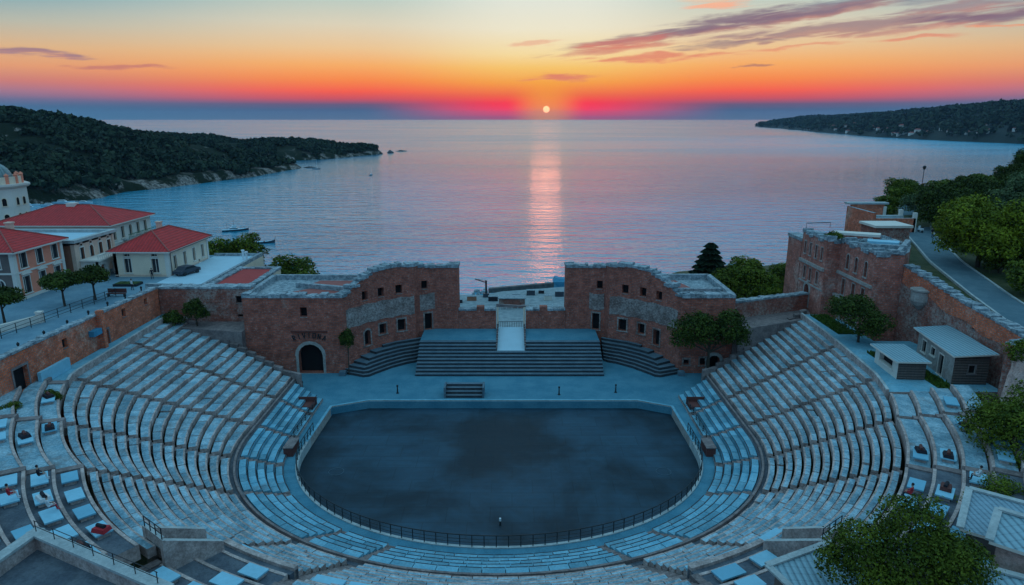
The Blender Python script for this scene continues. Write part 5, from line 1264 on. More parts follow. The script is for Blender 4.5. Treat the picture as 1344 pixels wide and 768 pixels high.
for y in (133,137,141): mb.box(-97.6,-97.5,y,y+1.2,9.8,11.6,0)
part('window', mb, ['shutter'], t)
# things on the plaza
b0 = thing('bollard', 'short dark bollard on the plaza edge, first from the left edge of the view', 'bollard', (-54.3,63,11), 'bollards along the plaza edge')
mb = MB(); mb.lathe((-54.3,63), [(.13,11),(.1,11.7),(.15,11.75),(.15,11.95),(.0,12.1)], 8); part('post', mb, ['iron'], b0); mb = MB(); mb.lathe((-54.3,63), [(.2,11),(.2,11.06),(0,11.07)], 8); part('base', mb, ['iron'], b0)
for i in range(1, 9): dup(b0, (-54.3, 63+4.3*i, 11), 0, 1, 'short dark bollard on the plaza edge, %s from the left edge of the view' % ORD[i])
t = thing('plaza_fence', 'dark iron fence with thin rails across the plaza behind the bollards', 'fence', (-58.5,86,11))
FP = [Vector((-59.8,74)).lerp(Vector((-57.0,95.5)), i/10) for i in range(11)]
for p_ in FP: mb = MB(); mb.tube([(p_.x,p_.y,11),(p_.x,p_.y,12.25)], .05, 5); part('post', mb, ['iron'], t, uv=False)
for z in (11.35, 11.75, 12.2): mb = MB(); mb.tube([(p_.x,p_.y,z) for p_ in FP], .03, 4); part('rail', mb, ['iron'], t, uv=False)
t = thing('pale_wall', 'low pale rendered wall ending in a square pier behind the iron fence', 'wall', (-61,79,11))
mb = MB(); mb.obox((-61.2,78.6), Vector((.42,.9)).normalized(), 9, .5, 10.9, 11.95, 0); part('wall', mb, ['white'], t); mb = MB(); mb.box(-59.55,-58.95,82.3,82.9,10.9,12.3,0); mb.box(-59.62,-58.88,82.23,82.97,12.3,12.45,0); part('pier', mb, ['white'], t)
t = thing('plaza_bench', 'long dark bench with back beside the clipped tree on the plaza', 'bench', (-56.9,95.6,11))
mb = MB(); mb.box(-58.3,-55.6,95.3,95.85,11.4,11.48,0); part('seat', mb, ['wood'], t); mb = MB(); mb.box(-58.3,-55.6,95.86,95.94,11.5,12.1,0); part('backrest', mb, ['wood'], t)
for x in (-58.1,-55.8): mb = MB(); mb.box(x-.05,x+.05,95.35,95.9,11,11.4,0); part('leg', mb, ['iron'], t)
t = thing('planter', 'low dark rectangular planter on the paving before the cream house', 'planter', (-59,102.5,11))
mb = MB(); mb.box(-60.8,-57.2,101.4,103.4,11,11.35,0); part('box', mb, ['iron'], t)
for k in range(3): mb = MB(); mb.box(-60.6+k*1.15,-59.6+k*1.15,101.55,103.25,11.351,11.42,0); part('soil_bed', mb, ['turf'], t)
# ------------------------------------------------------------------ car, scooter, lamp, people
def car(loc, rz, label, mat='boatdark'):
    t = thing('parked_car', label, 'car', loc); mb = MB()
    prof = [(-2.1,.35),(-2.1,.8),(-1.5,.95),(-.9,1.4),(.7,1.42),(1.4,.98),(2.1,.85),(2.15,.35)]
    for w0, w1 in ((-.85,.85),):
        for i in range(len(prof)):
            a_, b_ = prof[i], prof[(i+1) % len(prof)]; mb.face([(a_[0],w0,a_[1]),(a_[0],w1,a_[1]),(b_[0],w1,b_[1]),(b_[0],w0,b_[1])], 0)
        mb.face([(x,w0,z) for x,z in prof][::1], 0); mb.face([(x,w1,z) for x,z in prof][::-1], 0)
    link('body', mb.mesh('body', [mat], (0,0,0)), t)
    for nm, pts in (('windscreen', [(.72,-.75,1.38),(.72,.75,1.38),(1.36,.78,1.02),(1.36,-.78,1.02)]), ('side_window', [(-.8,-.86,1.34),(.62,-.86,1.36),(1.2,-.86,1.02),(-1.3,-.86,1.0)]), ('side_window', [(-.8,.86,1.34),(.62,.86,1.36),(1.2,.86,1.02),(-1.3,.86,1.0)])):
        mb = MB(); mb.face([(x+(.02 if nm == 'windscreen' else 0),y,z+(.02 if nm == 'windscreen' else 0)) for x,y,z in pts], 0); link(nm, mb.mesh(nm, ['glass'], (0,0,0)), t)
    for x in (-1.3, 1.35):
        for y in (-.82, .82): mb = MB(); mb.tube([(x,y-.1,.34),(x,y+.1,.34)], .34, 12); link('wheel', mb.mesh('wheel', ['iron'], (0,0,0)), t)
    t.rotation_euler = (0,0,rz); return t
car((-53.2,109.6,11.12), R(70), 'dark car parked on the roof terrace beside the cream house')
t = thing('scooter', 'white motor scooter standing on the road below the bend', 'scooter', (74.5,124,float(road_z(124))+.07))
for y in (-.6,.6): mb = MB(); mb.tube([(-.06,y,.26),(.06,y,.26)], .26, 12); link('wheel', mb.mesh('wheel', ['iron'], (0,0,0)), t)
mb = MB(); mb.hexa([(-.2,-.7,.4),(.2,-.7,.4),(.2,.3,.4),(-.2,.3,.4)], [(-.16,-.75,.85),(.16,-.75,.85),(.14,.0,.8),(-.14,.0,.8)]); mb.hexa([(-.22,.35,.35),(.22,.35,.35),(.22,.5,.35),(-.22,.5,.35)], [(-.16,.3,1.15),(.16,.3,1.15),(.16,.42,1.15),(-.16,.42,1.15)]); link('body', mb.mesh('body', ['boatwhite'], (0,0,0)), t)
mb = MB(); mb.box(-.15,.15,-.75,-.05,.86,.96); link('seat', mb.mesh('seat', ['cloth'], (0,0,0)), t); mb = MB(); mb.tube([(-.35,.32,1.2),(.35,.32,1.2)], .04, 6); link('handlebar', mb.mesh('handlebar', ['iron'], (0,0,0)), t)
t = thing('street_lamp', 'slim dark street lamp at the far end of the road', 'lamp post', (105.6,178,gz(105.6,178)))
for nm, f in (('pole', lambda m_: m_.tube([(0,0,-.5),(0,0,6.0)], [.12,.07], 6)), ('lamp_head', lambda m_: m_.lathe((0,0), [(.15,6),(.45,6.5),(.35,6.9),(0,7.1)], 8))):
    mb = MB(); f(mb); link(nm, mb.mesh(nm, ['iron'], (0,0,0)), t)
t = thing('road_sign', 'small pale blue sign board on a post at the right edge', 'sign', (69,82.5,gz(69,82.5)))
mb = MB(); mb.tube([(0,0,-.3),(0,0,2.6)], .05, 6); link('post', mb.mesh('post', ['iron'], (0,0,0)), t); mb = MB(); mb.box(-.55,.55,-.06,-.02,1.6,2.8); link('board', mb.mesh('board', ['slab'], (0,0,0)), t)
# ruin left of the road
t = thing('roadside_ruin', 'roofless pink ruin with pale frames between the fort and the road', 'ruin', (70,128,14))
mb = MB()
for a_ in ((65.5,66.1,124,134,8,19.2),(66.1,72.5,133.4,134,8,19.6),(66.1,73.4,124,124.6,8,18.2)): mb.box(*a_, 0, 1)
part('wall', mb, ['brick_warm','coping'], t); mb = MB(); mb.box(65.2,73.2,133.2,134.8,19.61,19.95,0); mb.box(66.2,73.6,128.4,129.3,17.6,18.1,0); part('pale_beam', mb, ['curb'], t)
mb = MB(); mb.box(66.2,72.4,124.7,133.3,16.2,16.9,0); part('floor_slab', mb, ['slab'], t)
mb = MB()
for x, y in ((72.6,133.6),(73.2,128.8),(73.3,124.3)): mb.box(x-.3,x+.3,y-.3,y+.3,13,19.2,0)
part('pillar', mb, ['white'], t)
t = thing('road_shed', 'small white flat roofed shed beside the road behind the fort', 'shed', (63.5,115,14))
mb = MB(); mb.box(60.5,66.2,113,118,8,18.2,0); part('wall', mb, ['brick_mixed'], t); mb = MB(); mb.box(60.2,66.5,112.7,118.3,18.21,18.6,0); part('roof', mb, ['white'], t)
mb = MB(); mb.box(66.21,66.4,113.6,117.4,14.6,17.6,0); part('door', mb, ['slab'], t)

# huts on the right walk
t = thing('metal_roof_hut', 'plastered hut with ribbed blue metal roof and planked end below the curtain wall', 'hut', (50.2,74.6,7.7))
q = [(48.0,70.2),(51.7,70.0),(52.6,79.0),(49.3,79.2)]
P = Path([q[3], q[0], q[1], q[2], q[3]]); ops = [(1.3,2.3,8.9,10.3,False,.25),(3.6,4.6,9.3,10.2,False,.2),(5.7,6.8,7.75,10.1,False,.3),(9.1+1.6,9.1+2.3,9.0,9.9,False,.2)]
mb = MB(); wall(mb, P, 7.2, 10.95, .3, ops, lambda u: 0 if u < 9.09 else 1, 0, 0, 4, back=False); part('wall', mb, ['stonetrim','plank'], t)
for i, o in enumerate(ops): window(P, *o[:4], o[5], t, 'white' if i < 3 else 'stair', 'dark', 'doorway' if i == 2 else 'window', trim=.1)
ov = [(47.5,69.7),(52.2,69.5),(53.0,79.5),(48.8,79.7)]
mb = MB(); mb.hexa([(x,y,z-.16) for (x,y),z in zip(ov,(11.1,11.4,11.6,11.3))], [(x,y,z) for (x,y),z in zip(ov,(11.1,11.4,11.6,11.3))], 1, 0); part('roof', mb, ['metalroof','white'], t)
t = thing('flat_roof_hut', 'small open fronted hut with flat blue roof beside the grass', 'hut', (44.6,73.8,7.7))
P = Path([(43.2,77.2),(42.8,71.6),(45.8,71.4),(46.2,77.0),(43.2,77.2)]); o1 = (1.2,4.4,8.5,9.6,False,.5)
mb = MB(); wall(mb, P, 7.2, 9.75, .25, [o1], lambda u: 0 if u < 5.6 else 1, 0, 0, 4, back=False); part('wall', mb, ['white','plank'], t); window(P, *o1[:4], .5, t, 'white', 'dark', 'counter_opening', trim=.12)
mb = MB(); mb.hexa([(42.6,77.5,9.76),(42.3,71.2,9.76),(46.1,71.0,9.76),(46.5,77.3,9.76)], [(42.6,77.5,9.95),(42.3,71.2,9.95),(46.1,71.0,9.95),(46.5,77.3,9.95)], 1, 0); part('roof', mb, ['metalroof','white'], t)
# roofs at the lower right
def roofed(name, label, c, e1, L1, L2, z0, ze, rise, roofmat, wallmat, edge='white', flip=1):
    e1 = Vector(e1).normalized(); e2 = Vector((e1.y, -e1.x)); c = Vector(c)
    k = [c, c+e1*L1, c+e1*L1+e2*L2, c+e2*L2]; t = thing(name, label, 'house', (c.x, c.y, z0)); mb = MB()
    pl = [(p.x,p.y) for p in k][::-1]; zt = {0: ze, 1: ze, 2: ze-rise, 3: ze-rise}
    mb.hexa([(p.x,p.y,z0) for p in (k[3],k[2],k[1],k[0])], [(k[i].x,k[i].y,zt[i]-.05) for i in (3,2,1,0)], 0); part('wall', mb, [wallmat], t)
    o_ = .35; K = [k[0]-e1*o_-e2*o_, k[1]+e1*o_-e2*o_, k[2]+e1*o_+e2*o_, k[3]-e1*o_+e2*o_]; mb = MB()
    mb.hexa([(K[i].x,K[i].y,zt[i]-.04) for i in (3,2,1,0)], [(K[i].x,K[i].y,zt[i]+.16) for i in (3,2,1,0)], 1, 0); ro = part('roof', mb, [roofmat, edge], t)
    mb = MB()
    for a_, b_, za, zb in ((0,3,zt[0],zt[3]),(0,1,zt[0],zt[1])):
        d = (K[b_]-K[a_]).normalized(); n_ = Vector((-d.y, d.x))*(.22)*(1 if a_ == 0 and b_ == 3 else -1)
        p, q_ = K[a_], K[b_]; B_ = [(p.x-n_.x,p.y-n_.y,za+.165),(q_.x-n_.x,q_.y-n_.y,zb+.165),(q_.x+n_.x,q_.y+n_.y,zb+.165),(p.x+n_.x,p.y+n_.y,za+.165)]
        if a_ == 0 and b_ == 1: B_ = B_[::-1]
        mb.hexa(B_, [(x,y,z+.13) for x,y,z in B_], 0, bottom=True)
    part('verge', mb, ['curb'], ro); return t
roofed('tiled_house', 'house with wide blue grey tiled roof and pale verge under the right side tree', (31.6,42.0), (.79,-.61), 13, 4.3, 5.5, 11.0, .5, 'slate', 'greywall')
roofed('dormer_house', 'small pink walled house with ribbed roof in front of the tiled house', (30.3,37.5), (.75,-.66), 5, 2.3, 5, 12.2, .7, 'metalroof', 'bastion')
roofed('ridge_house', 'house with blue sheet metal roof at the bottom right corner', (26.6,34.9), (.86,-.5), 9, 4.5, 4, 10.4, 1.2, 'metalroof', 'greywall')
roofed('ribbed_house', 'low house with pale ribbed roof left of the near leafy tree', (16.1,36.4), (.9,.43), 5, 4, 3, 9.2, .7, 'metalroof', 'greywall')
# walled roof terrace at the lower left
t = thing('walled_terrace', 'walled stone roof terrace cut off by the lower left corner', 'terrace', (-29,36,7)); d1v, d2v = Vector((-.16,-.99)), Vector((.9,-.44)); c = Vector((-30.4,38.6))
a_, b_, c_ = c+d1v*8, c+d1v*8+d2v*12, c+d2v*12
mb = MB(); mb.prism([(p.x,p.y) for p in (c,a_,b_,c_)], 4, 9.35, 1, 0); part('floor', mb, ['terrace','riser'], t)
mb = MB()
for p, q_, L in ((c, d1v, 8), (c, d2v, 12)): mb.obox((p+q_*L/2)[:2], q_, L+.5, .5, 9.3, 10.25, 0)
part('parapet', mb, ['riser'], t)
mb = MB()
for p, q_, L in ((c, d1v, 8), (c, d2v, 12)): mb.obox((p+q_*(L/2-.0))[:2], q_, L+.75+(.001 if q_ is d1v else 0), .75, 10.26+(.004 if q_ is d1v else 0), 10.44+(.004 if q_ is d1v else 0), 0)
part('coping', mb, ['curb'], t)
mb = MB()
for k in range(7):
    p = c+d2v*(k*1.9+.1); mb.tube([(p.x,p.y,10.4),(p.x,p.y,11.2)], .03, 5)
p, q_ = c, c+d2v*11.6
for z in (10.8, 11.18): mb.tube([(p.x,p.y,z),(q_.x,q_.y,z)], .025, 5)
part('guard_rail', mb, ['iron'], t, uv=False)

# ------------------------------------------------------------------ slab tables on the terraces
def slab_proto(name, loc, rz, label, group, L=2.0, W=1.15, h=.42, mat='slab', th=.12):
    t = thing(name, label, 'slab table', loc, group); mb = MB(); mb.box(-L/2, L/2, -W/2, W/2, h-th, h, 0)
    bm_ = MB()
    me = mb.mesh('top', [mat], (0,0,0)); top = link('top', me, t)
    bev = top.modifiers.new('b', 'BEVEL'); bev.width = .03; bev.segments = 1
    for x in (-L*.34, L*.34):
        mb = MB(); mb.box(x-.18, x+.18, -W*.36, W*.36, -.02, h-th-.002, 0); link('support', mb.mesh('support', ['riser'], (0,0,0)), t)
    t.rotation_euler = (0,0,rz); return t
SL = {'slab': None, 'slab_dull': None}; SLABS = []
WN = {0:'uppermost left',1:'upper left',2:'lower left',3:'bottom left',4:'bottom right',5:'lower right',6:'upper right',7:'uppermost right'}
rs = random.Random(22)
def put_slab(x, y, z, rz, label, group, mat, sc_=1.0):
    if SL[mat] is None:
        SL[mat] = slab_proto('slab_table', (x,y,z), rz, label, group, mat=mat); SL[mat].scale = (sc_,1,1); SLABS.append((x,y,z,rz)); return
    dup(SL[mat], (x,y,z), rz, (sc_,1,1), label, group); SLABS.append((x,y,z,rz))
for wi, (ta, tb, J) in enumerate(TW):
    for j in range(J):
        if wi in (0,) and j > 3: continue
        t = ta+1.6; n = 0
        while True:
            x, y = hit(t, tier_s(t)+TIER*j+1.02); r_ = math.hypot(x-XC, y-72); d = math.degrees(1.32/r_)
            if t+d > tb-1.0: break
            x0, y0 = hit(t, tier_s(t)+TIER*j+1.02); x1, y1 = hit(t+2*d*.85, tier_s(t+2*d*.85)+TIER*j+1.02)
            x, y = (x0+x1)/2, (y0+y1)/2
            if -50.6 < x < 49 and rs.random() < (.86 if wi not in (0,1,6,7) else (.2 if wi in (0,7) else .42)) and not (x < -23 and y < 39.2) and not (x > 33 and y < 46 and j > 2):
                n += 1; dull = rs.random() < (.42 if j in (0,) or wi in (0,1,6,7) else .22); mat = 'slab_dull' if dull else 'slab'
                put_slab(x, y, tier_z(j, (ta+tb)/2), math.atan2(y1-y0, x1-x0), '%s slab table, %s along the %s terrace of the %s block' % ('dull blue' if dull else 'pale blue', ORD[n-1], ORD[j], WN[wi]), 'slab tables on the terraces', mat, rs.uniform(.85,1.1))
            t += 2*d+math.degrees(rs.uniform(.35,.8)/r_)
rowp = None
for ta, tb, k, nm in ((-36,-25.5,6,'left of the centre block'),(-22,22,7,'of the centre block'),(25.5,36,6,'right of the centre block'),(38.6,46,6,'of the lower right block')):
    t = ta; n = 0
    while t < tb:
        s_ = s_row(t, k)+.42; x0, y0 = hit(t, s_); d = math.degrees(2.5/math.hypot(x0-XC, y0-72))
        if t+d > tb: break
        x1, y1 = hit(t+d*.93, s_); n += 1; x, y = (x0+x1)/2, (y0+y1)/2; z = z_row(k); lb = 'flat blue slab on the top seat row %s, %s from its left end' % (nm, ORD[n-1])
        if rowp is None: rowp = slab_proto('row_slab', (x,y,z), math.atan2(y1-y0, x1-x0), lb, 'flat slabs on the seat rows', 2.3, .72, .2)
        else: dup(rowp, (x,y,z), math.atan2(y1-y0, x1-x0), 1.0, lb, 'flat slabs on the seat rows')
        t += d+(.3 if rs.random() < .8 else d)

# ------------------------------------------------------------------ people
def person_mesh(pose, cols):
    J = {'pel': (0,0,.93), 'sp': (0,.02,1.12), 'ch': (0,.03,1.33), 'nk': (0,.02,1.50), 'hd': (0,-.01,1.60), 'tp': (0,-.01,1.73)}; rad = {'pel': .15, 'sp': .135, 'ch': .16, 'nk': .055, 'hd': .098, 'tp': .075}
    E_ = [('pel','sp'),('sp','ch'),('ch','nk'),('nk','hd'),('hd','tp')]
    for s_ in (-1, 1):
        n = 'l' if s_ < 0 else 'r'
        if pose == 'stand':
            P_ = {'hp': (s_*.10,0,.88), 'kn': (s_*.11,-.02+.05*s_,.49), 'an': (s_*.12,.04+.10*s_,.09), 'to': (s_*.14,-.13+.10*s_,.04), 'sh': (s_*.19,.03,1.42), 'eb': (s_*.26,.06,1.14), 'wr': (s_*.25,-.08,.90), 'ha': (s_*.24,-.12,.81)}
        else:
            P_ = {'hp': (s_*.10,-.04,.92), 'kn': (s_*.13,-.46,.95), 'an': (s_*.13,-.50,.53), 'to': (s_*.14,-.68,.49), 'sh': (s_*.19,.02,1.42), 'eb': (s_*.25,-.08,1.16), 'wr': (s_*.16,-.32,1.05), 'ha': (s_*.13,-.40,1.03)}
        R_ = {'hp': .095, 'kn': .062, 'an': .042, 'to': .038, 'sh': .062, 'eb': .045, 'wr': .034, 'ha': .038}
        for k, v in P_.items(): J[k+n] = v; rad[k+n] = R_[k]
        E_ += [('pel','hp'+n),('hp'+n,'kn'+n),('kn'+n,'an'+n),('an'+n,'to'+n),('ch','sh'+n),('sh'+n,'eb'+n),('eb'+n,'wr'+n),('wr'+n,'ha'+n)]
    off = 0 if pose == 'stand' else -.47
    names = list(J); me = bpy.data.meshes.new('person_skeleton'); me.from_pydata([Vector(J[k])+Vector((0,0,off)) for k in names], [(names.index(a), names.index(b)) for a, b in E_], [])
    o = bpy.data.objects.new('person_skeleton', me); C.objects.link(o); o.modifiers.new('s', 'SKIN'); sub = o.modifiers.new('u', 'SUBSURF'); sub.levels = 2
    for i, k in enumerate(names): me.skin_vertices[0].data[i].radius = (rad[k], rad[k]); me.skin_vertices[0].data[i].use_root = (k == 'pel')
    dg = bpy.context.evaluated_depsgraph_get(); out = bpy.data.meshes.new_from_object(o.evaluated_get(dg)); bpy.data.objects.remove(o); out.name = 'person'
    for c_ in cols: out.materials.append(M[c_])
    for p in out.polygons:
        c = p.center; z = c.z-off; hand = abs(c.x) > .2 and z < 1.0 if pose == 'stand' else (c.y < -.28 and z > .99)
        p.material_index = 0 if z > 1.47 or hand else (1 if z > .97 or (pose != 'stand' and z > .9 and c.y > -.1) else 2); p.use_smooth = True
    return out
def person(pose, loc, rz, label, shirt, legs, hair='cloth', proto={}):
    key = (pose, shirt, legs)
    if key not in proto: proto[key] = person_mesh(pose, ['skin', shirt, legs])
    o = link('person', proto[key]); o.location = loc; o.rotation_euler = (0,0,rz); props(o, label, 'person')
    dz = 1.68 if pose == 'stand' else 1.68-.47; mb = MB(); mb.lathe((0,.015), [(0,.115),(.06,.10),(.098,.05),(.108,-.01),(.09,-.06)][::-1], 10)
    hm = mb.mesh('hair', [hair], (0,0,0), False, True); h_ = link('hair', hm, o); h_.location = (0,.012,dz); return o
def near_slab(x, y):
    b_ = min(SLABS, key=lambda s_: (s_[0]-x)**2+(s_[1]-y)**2); SLABS.remove(b_); return b_       # one person or bundle to a slab
for (x, y), lb, sh_, lg, dx in (((36.3,49.9),'seated person in white top under the side tree beside the tiled roof','whitecloth','cloth',-.6),((27.0,45.0),'seated person in red top on a slab just above the near leafy tree','red','cloth',.5),
        ((-35.9,44.7),'seated person in red top on the outer left terraces','red','whitecloth',.5),((-33.4,42.7),'seated person in white top above the walled terrace','whitecloth','red',-.5),((-37.5,48.3),'seated person in dark clothes on the left terraces','cloth','whitecloth',.4),
        ((40.1,54.3),'seated person in red top below the bastion at the right','red','cloth',.3)):
    X, Y, Z, rz = near_slab(x, y); person('sit', (X+math.cos(rz)*dx, Y+math.sin(rz)*dx, Z+.44), rz+math.pi*(1 if True else 0), lb, sh_, lg)
# folded blankets and bags left on slabs
def bundle(loc, rz, label, mat, s_=1.0):
    t = thing('blanket_bundle', label, 'blanket bundle', loc, 'bundles left on the slabs'); q = random.Random(int(loc[0]*50)); mb = MB()
    bt = [(-.55,-.4),(.55,-.36),(.5,.42),(-.52,.38)]; mb.hexa([(x,y,0) for x,y in bt], [(x*.86,y*.84,.26+q.uniform(-.03,.05)) for x,y in bt]); o = link('folded_blanket', mb.mesh('folded_blanket', [mat], (0,0,0), False), t)
    b = o.modifiers.new('b', 'BEVEL'); b.width = .07; b.segments = 2
    mb = MB(); mb.tube([(-.4,.05,.36),(.35,-.02,.38)], .14, 8); link('roll', mb.mesh('roll', ['cloth' if mat != 'cloth' else 'wood'], (0,0,0), False), t); t.rotation_euler = (0,0,rz); t.scale = (s_,)*3; return t
for i, ((x, y), mat, wh) in enumerate((((36.9,54.4),'cloth','on the innermost terrace of the upper right'),((34.1,51.5),'cloth','on the second terrace of the upper right'),((39.2,55.4),'cloth','on the outer right terraces nearest the hut'),
        ((32.7,47.0),'wood','between the side tree and the tiled house'),((-40.8,52.2),'cloth','nearest the left frame edge'),((-29.5,42.6),'red','between the walled terrace and the left entrance mouth'),((-27.1,38.7),'cloth','over the walled terrace'),((-34.3,43.4),'whitecloth','beside the person in white at the left'),((-46.5,64),'cloth','beside a green bush on the left terraces'),((-43.5,58),'cloth','on the innermost upper left terrace'))):
    X, Y, Z, rz = near_slab(x, y); d_ = .45 if i % 2 else -.45; bundle((X+math.cos(rz)*d_, Y+math.sin(rz)*d_, Z+.425), rz+.2*(i % 3), '%s blanket bundle lying on a slab %s' % ({'cloth':'dark','wood':'brown','red':'red','whitecloth':'white'}[mat], wh), mat)
person('stand', (-57.4,106.6,11.0), R(20), 'person in dark clothes standing by the cream house wall', 'cloth', 'cloth')
person('stand', (-56.6,99.2,11.0), R(140), 'person in white top walking beside the dark planter on the plaza', 'whitecloth', 'cloth')
person('stand', (74.0,119.5,float(road_z(119.5))+.06), R(10), 'person in dark top walking on the road below the scooter', 'cloth', 'boatdark')
# ------------------------------------------------------------------ small things round the stage
t = thing('stone_bench', 'small block of four grey stone benches at the front edge of the stage', 'bench', (-6.35,85,0))
mb = MB()
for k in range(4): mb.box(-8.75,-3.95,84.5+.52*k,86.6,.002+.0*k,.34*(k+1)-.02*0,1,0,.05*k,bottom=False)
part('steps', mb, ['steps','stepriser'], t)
for x in (-8.9,-3.8): mb = MB(); mb.box(x-.12,x+.12,84.45,86.62,0,1.45,0); part('side_panel', mb, ['steps'], t)
p0 = None
for x, y, lb in ((-28.6,87.5,'slim dark post on the stage paving near the left end parapet'),(-15.4,86.1,'slim dark post on the stage before the left side steps'),(6.3,85.6,'slim dark post at the stage edge right of the stone bench'),(14.0,86.4,'slim dark post on the stage before the right side steps'),(26.8,86.6,'slim dark post near the right rows and the dark bush')):
    if p0 is None:
        p0 = thing('stage_post', lb, 'post', (x,y,0), 'posts on the stage'); mb = MB(); mb.lathe((0,0), [(.11,0),(.07,.9),(.13,.95),(.13,1.15),(0,1.2)], 8); link('post', mb.mesh('post', ['iron'], (0,0,0)), p0); mb = MB(); mb.lathe((0,0), [(.2,0),(.2,.05),(0,.06)], 8); link('base', mb.mesh('base', ['iron'], (0,0,0)), p0)
    else: dup(p0, (x,y,0), 0, 1, lb, 'posts on the stage')
for sg, lb in ((-1,'red brown wooden box at the left rim of the arena'),(1,'red brown wooden box at the right rim of the arena')):
    x = XC+sg*23.1; t = thing('wooden_box', lb, 'box', (x,69.4,.02), 'wooden boxes at the arena rim'); mb = MB(); mb.box(x-.5,x+.5,68.2,70.6,.02,1.0,0); part('body', mb, ['wood'], t); mb = MB(); mb.box(x-.56,x+.56,68.14,70.66,1.001,1.1,0); part('lid', mb, ['stair'], t)
    t = thing('rim_railing', 'iron railing and dark steps at the %s upper corner of the arena' % ('left' if sg < 0 else 'right'), 'railing', (XC+sg*23.2,77,0)); xx = XC+sg*23.75
    for y in np.arange(72.4, 81.6, 1.5): mb = MB(); mb.tube([(xx,y,0),(xx,y,1.1)], .045, 5); part('post', mb, ['iron'], t, uv=False)
    for z in (.3,.55,.8,1.08): mb = MB(); mb.tube([(xx,72.4,z),(xx,81.4,z)], .03, 4); part('rail', mb, ['iron'], t, uv=False)
    mb = MB(); mb.box(min(xx,xx+sg*2.2), max(xx,xx+sg*2.2), 80.0, 81.7, .02, .7, 0); mb.box(min(xx,xx+sg*2.2)-.05, max(xx,xx+sg*2.2)+.05, 81.71, 81.85, .02, 1.3, 0); part('dark_step', mb, ['wood'], t)
mb = MB(); mb.tube([(.8*math.cos(a_)-18.9, 66.7+.8*math.sin(a_), -.925) for a_ in np.linspace(0, 2*math.pi, 25)], .028, 5); solo('floor_hoop', mb, ['steps'], 'thin pale hoop lying on the left side of the arena floor', 'hoop', (-18.9,66.7,-.95), uv=False)
mb = MB(); mb.tube([(.8*math.cos(a_)+16.3, 66.7+.8*math.sin(a_), -.925) for a_ in np.linspace(0, 2*math.pi, 25)], .028, 5); solo('floor_hoop', mb, ['steps'], 'thin pale hoop lying on the right side of the arena floor', 'hoop', (16.3,66.7,-.95), uv=False)
t = thing('marker_post', 'small white topped post standing alone near the front of the arena floor', 'post', (-1.1,56.7,-.95)); mb = MB(); mb.lathe((-1.1,56.7), [(.1,-.95),(.06,-.5),(0,-.49)], 8); part('stem', mb, ['iron'], t); mb = MB(); mb.lathe((-1.1,56.7), [(.1,-.48),(.1,-.2),(0,-.18)], 8); part('cap', mb, ['boatwhite'], t)

# ------------------------------------------------------------------ boats
def boat(name, label, loc, rz, L, W, hullmat, kind, group=None):
    t = thing(name, label, 'boat', loc, group); mb = MB(); n = 8; secs = []
    for i in range(n+1):
        f = i/n; x = -L/2+L*f; w_ = W/2*(1-max(0, (f-.45)/.55)**2.2)*(.82+.18*min(1, f*4)); sh = .9+.55*max(0, f-.4)**1.5*L*.12+(.9*max(0, f-.8)*L*.2 if kind == 'old' else 0)
        secs.append([(x,-w_,sh),(x,-w_*.72,-.25),(x,0,-.5),(x,w_*.72,-.25),(x,w_,sh)])
    for a_, b_ in zip(secs, secs[1:]):
        for k in range(4): mb.face([a_[k], a_[k+1], b_[k+1], b_[k]][::-1], 0)
        mb.face([a_[0], a_[4], b_[4], b_[0]][::-1], 1)
    mb.face(secs[0], 0); link('hull', mb.mesh('hull', [hullmat, 'slab'], (0,0,0), False), t)
    def add(nm, f, mat): m_ = MB(); f(m_); link(nm, m_.mesh(nm, [mat], (0,0,0), False), t)
    if kind in ('motor','ship'):
        add('cabin', lambda m_: m_.hexa([(-L*.22,-W*.3,.9),(L*.16,-W*.26,.9),(L*.16,W*.26,.9),(-L*.22,W*.3,.9)], [(-L*.2,-W*.27,2.1),(L*.06,-W*.22,2.1),(L*.06,W*.22,2.1),(-L*.2,W*.27,2.1)]), 'boatwhite')
        add('window_band', lambda m_: m_.box(-L*.2, L*.1, -W*.29, W*.29, 1.45, 1.8), 'glass')
    if kind == 'ship':
        add('wheelhouse', lambda m_: m_.box(-L*.12, L*.04, -W*.2, W*.2, 2.11, 3.4), 'boatwhite'); add('mast', lambda m_: (m_.tube([(-L*.05,0,3.4),(-L*.05,0,7)], .1, 5), m_.tube([(-L*.05,0,6.4),(L*.3,0,2.2)], .04, 4), m_.tube([(-L*.3,0,1),(-L*.3,0,5)], .08, 5)), 'boatdark')
    if kind == 'sail':
        add('mast', lambda m_: (m_.tube([(L*.08,0,.9),(L*.08,0,L*1.15)], .09, 5), m_.tube([(L*.08,0,1.8),(-L*.38,0,1.7)], .08, 5)), 'boatwhite'); add('cabin', lambda m_: m_.hexa([(-L*.12,-W*.24,.9),(L*.22,-W*.18,.9),(L*.22,W*.18,.9),(-L*.12,W*.24,.9)], [(-L*.1,-W*.2,1.5),(L*.17,-W*.14,1.4),(L*.17,W*.14,1.4),(-L*.1,W*.2,1.5)]), 'boatwhite')
    if kind == 'old': add('thwart', lambda m_: (m_.box(-L*.25,-L*.2,-W*.4,W*.4,.95,1.05), m_.box(L*.05,L*.1,-W*.42,W*.42,.95,1.05)), 'wood'); add('stem_post', lambda m_: m_.tube([(L*.49,0,1.0),(L*.53,0,3.4)], .15, 5), 'wood')
    t.rotation_euler = (0,0,rz); return t
boat('motor_ship', 'white motor ship with mast moored by the trees behind the cream house', (-166,408,SEA), R(22), 15, 4, 'boatdark', 'ship')
boat('rowing_boat', 'dark old boat with raised bow near the shore trees', (-135,366,SEA), R(14), 13, 2.6, 'boatdark', 'old')
boat('sailing_boat', 'small sailing boat off the point of the wooded hill', (-257,913,SEA), R(-8), 11, 3, 'boatdark', 'sail')
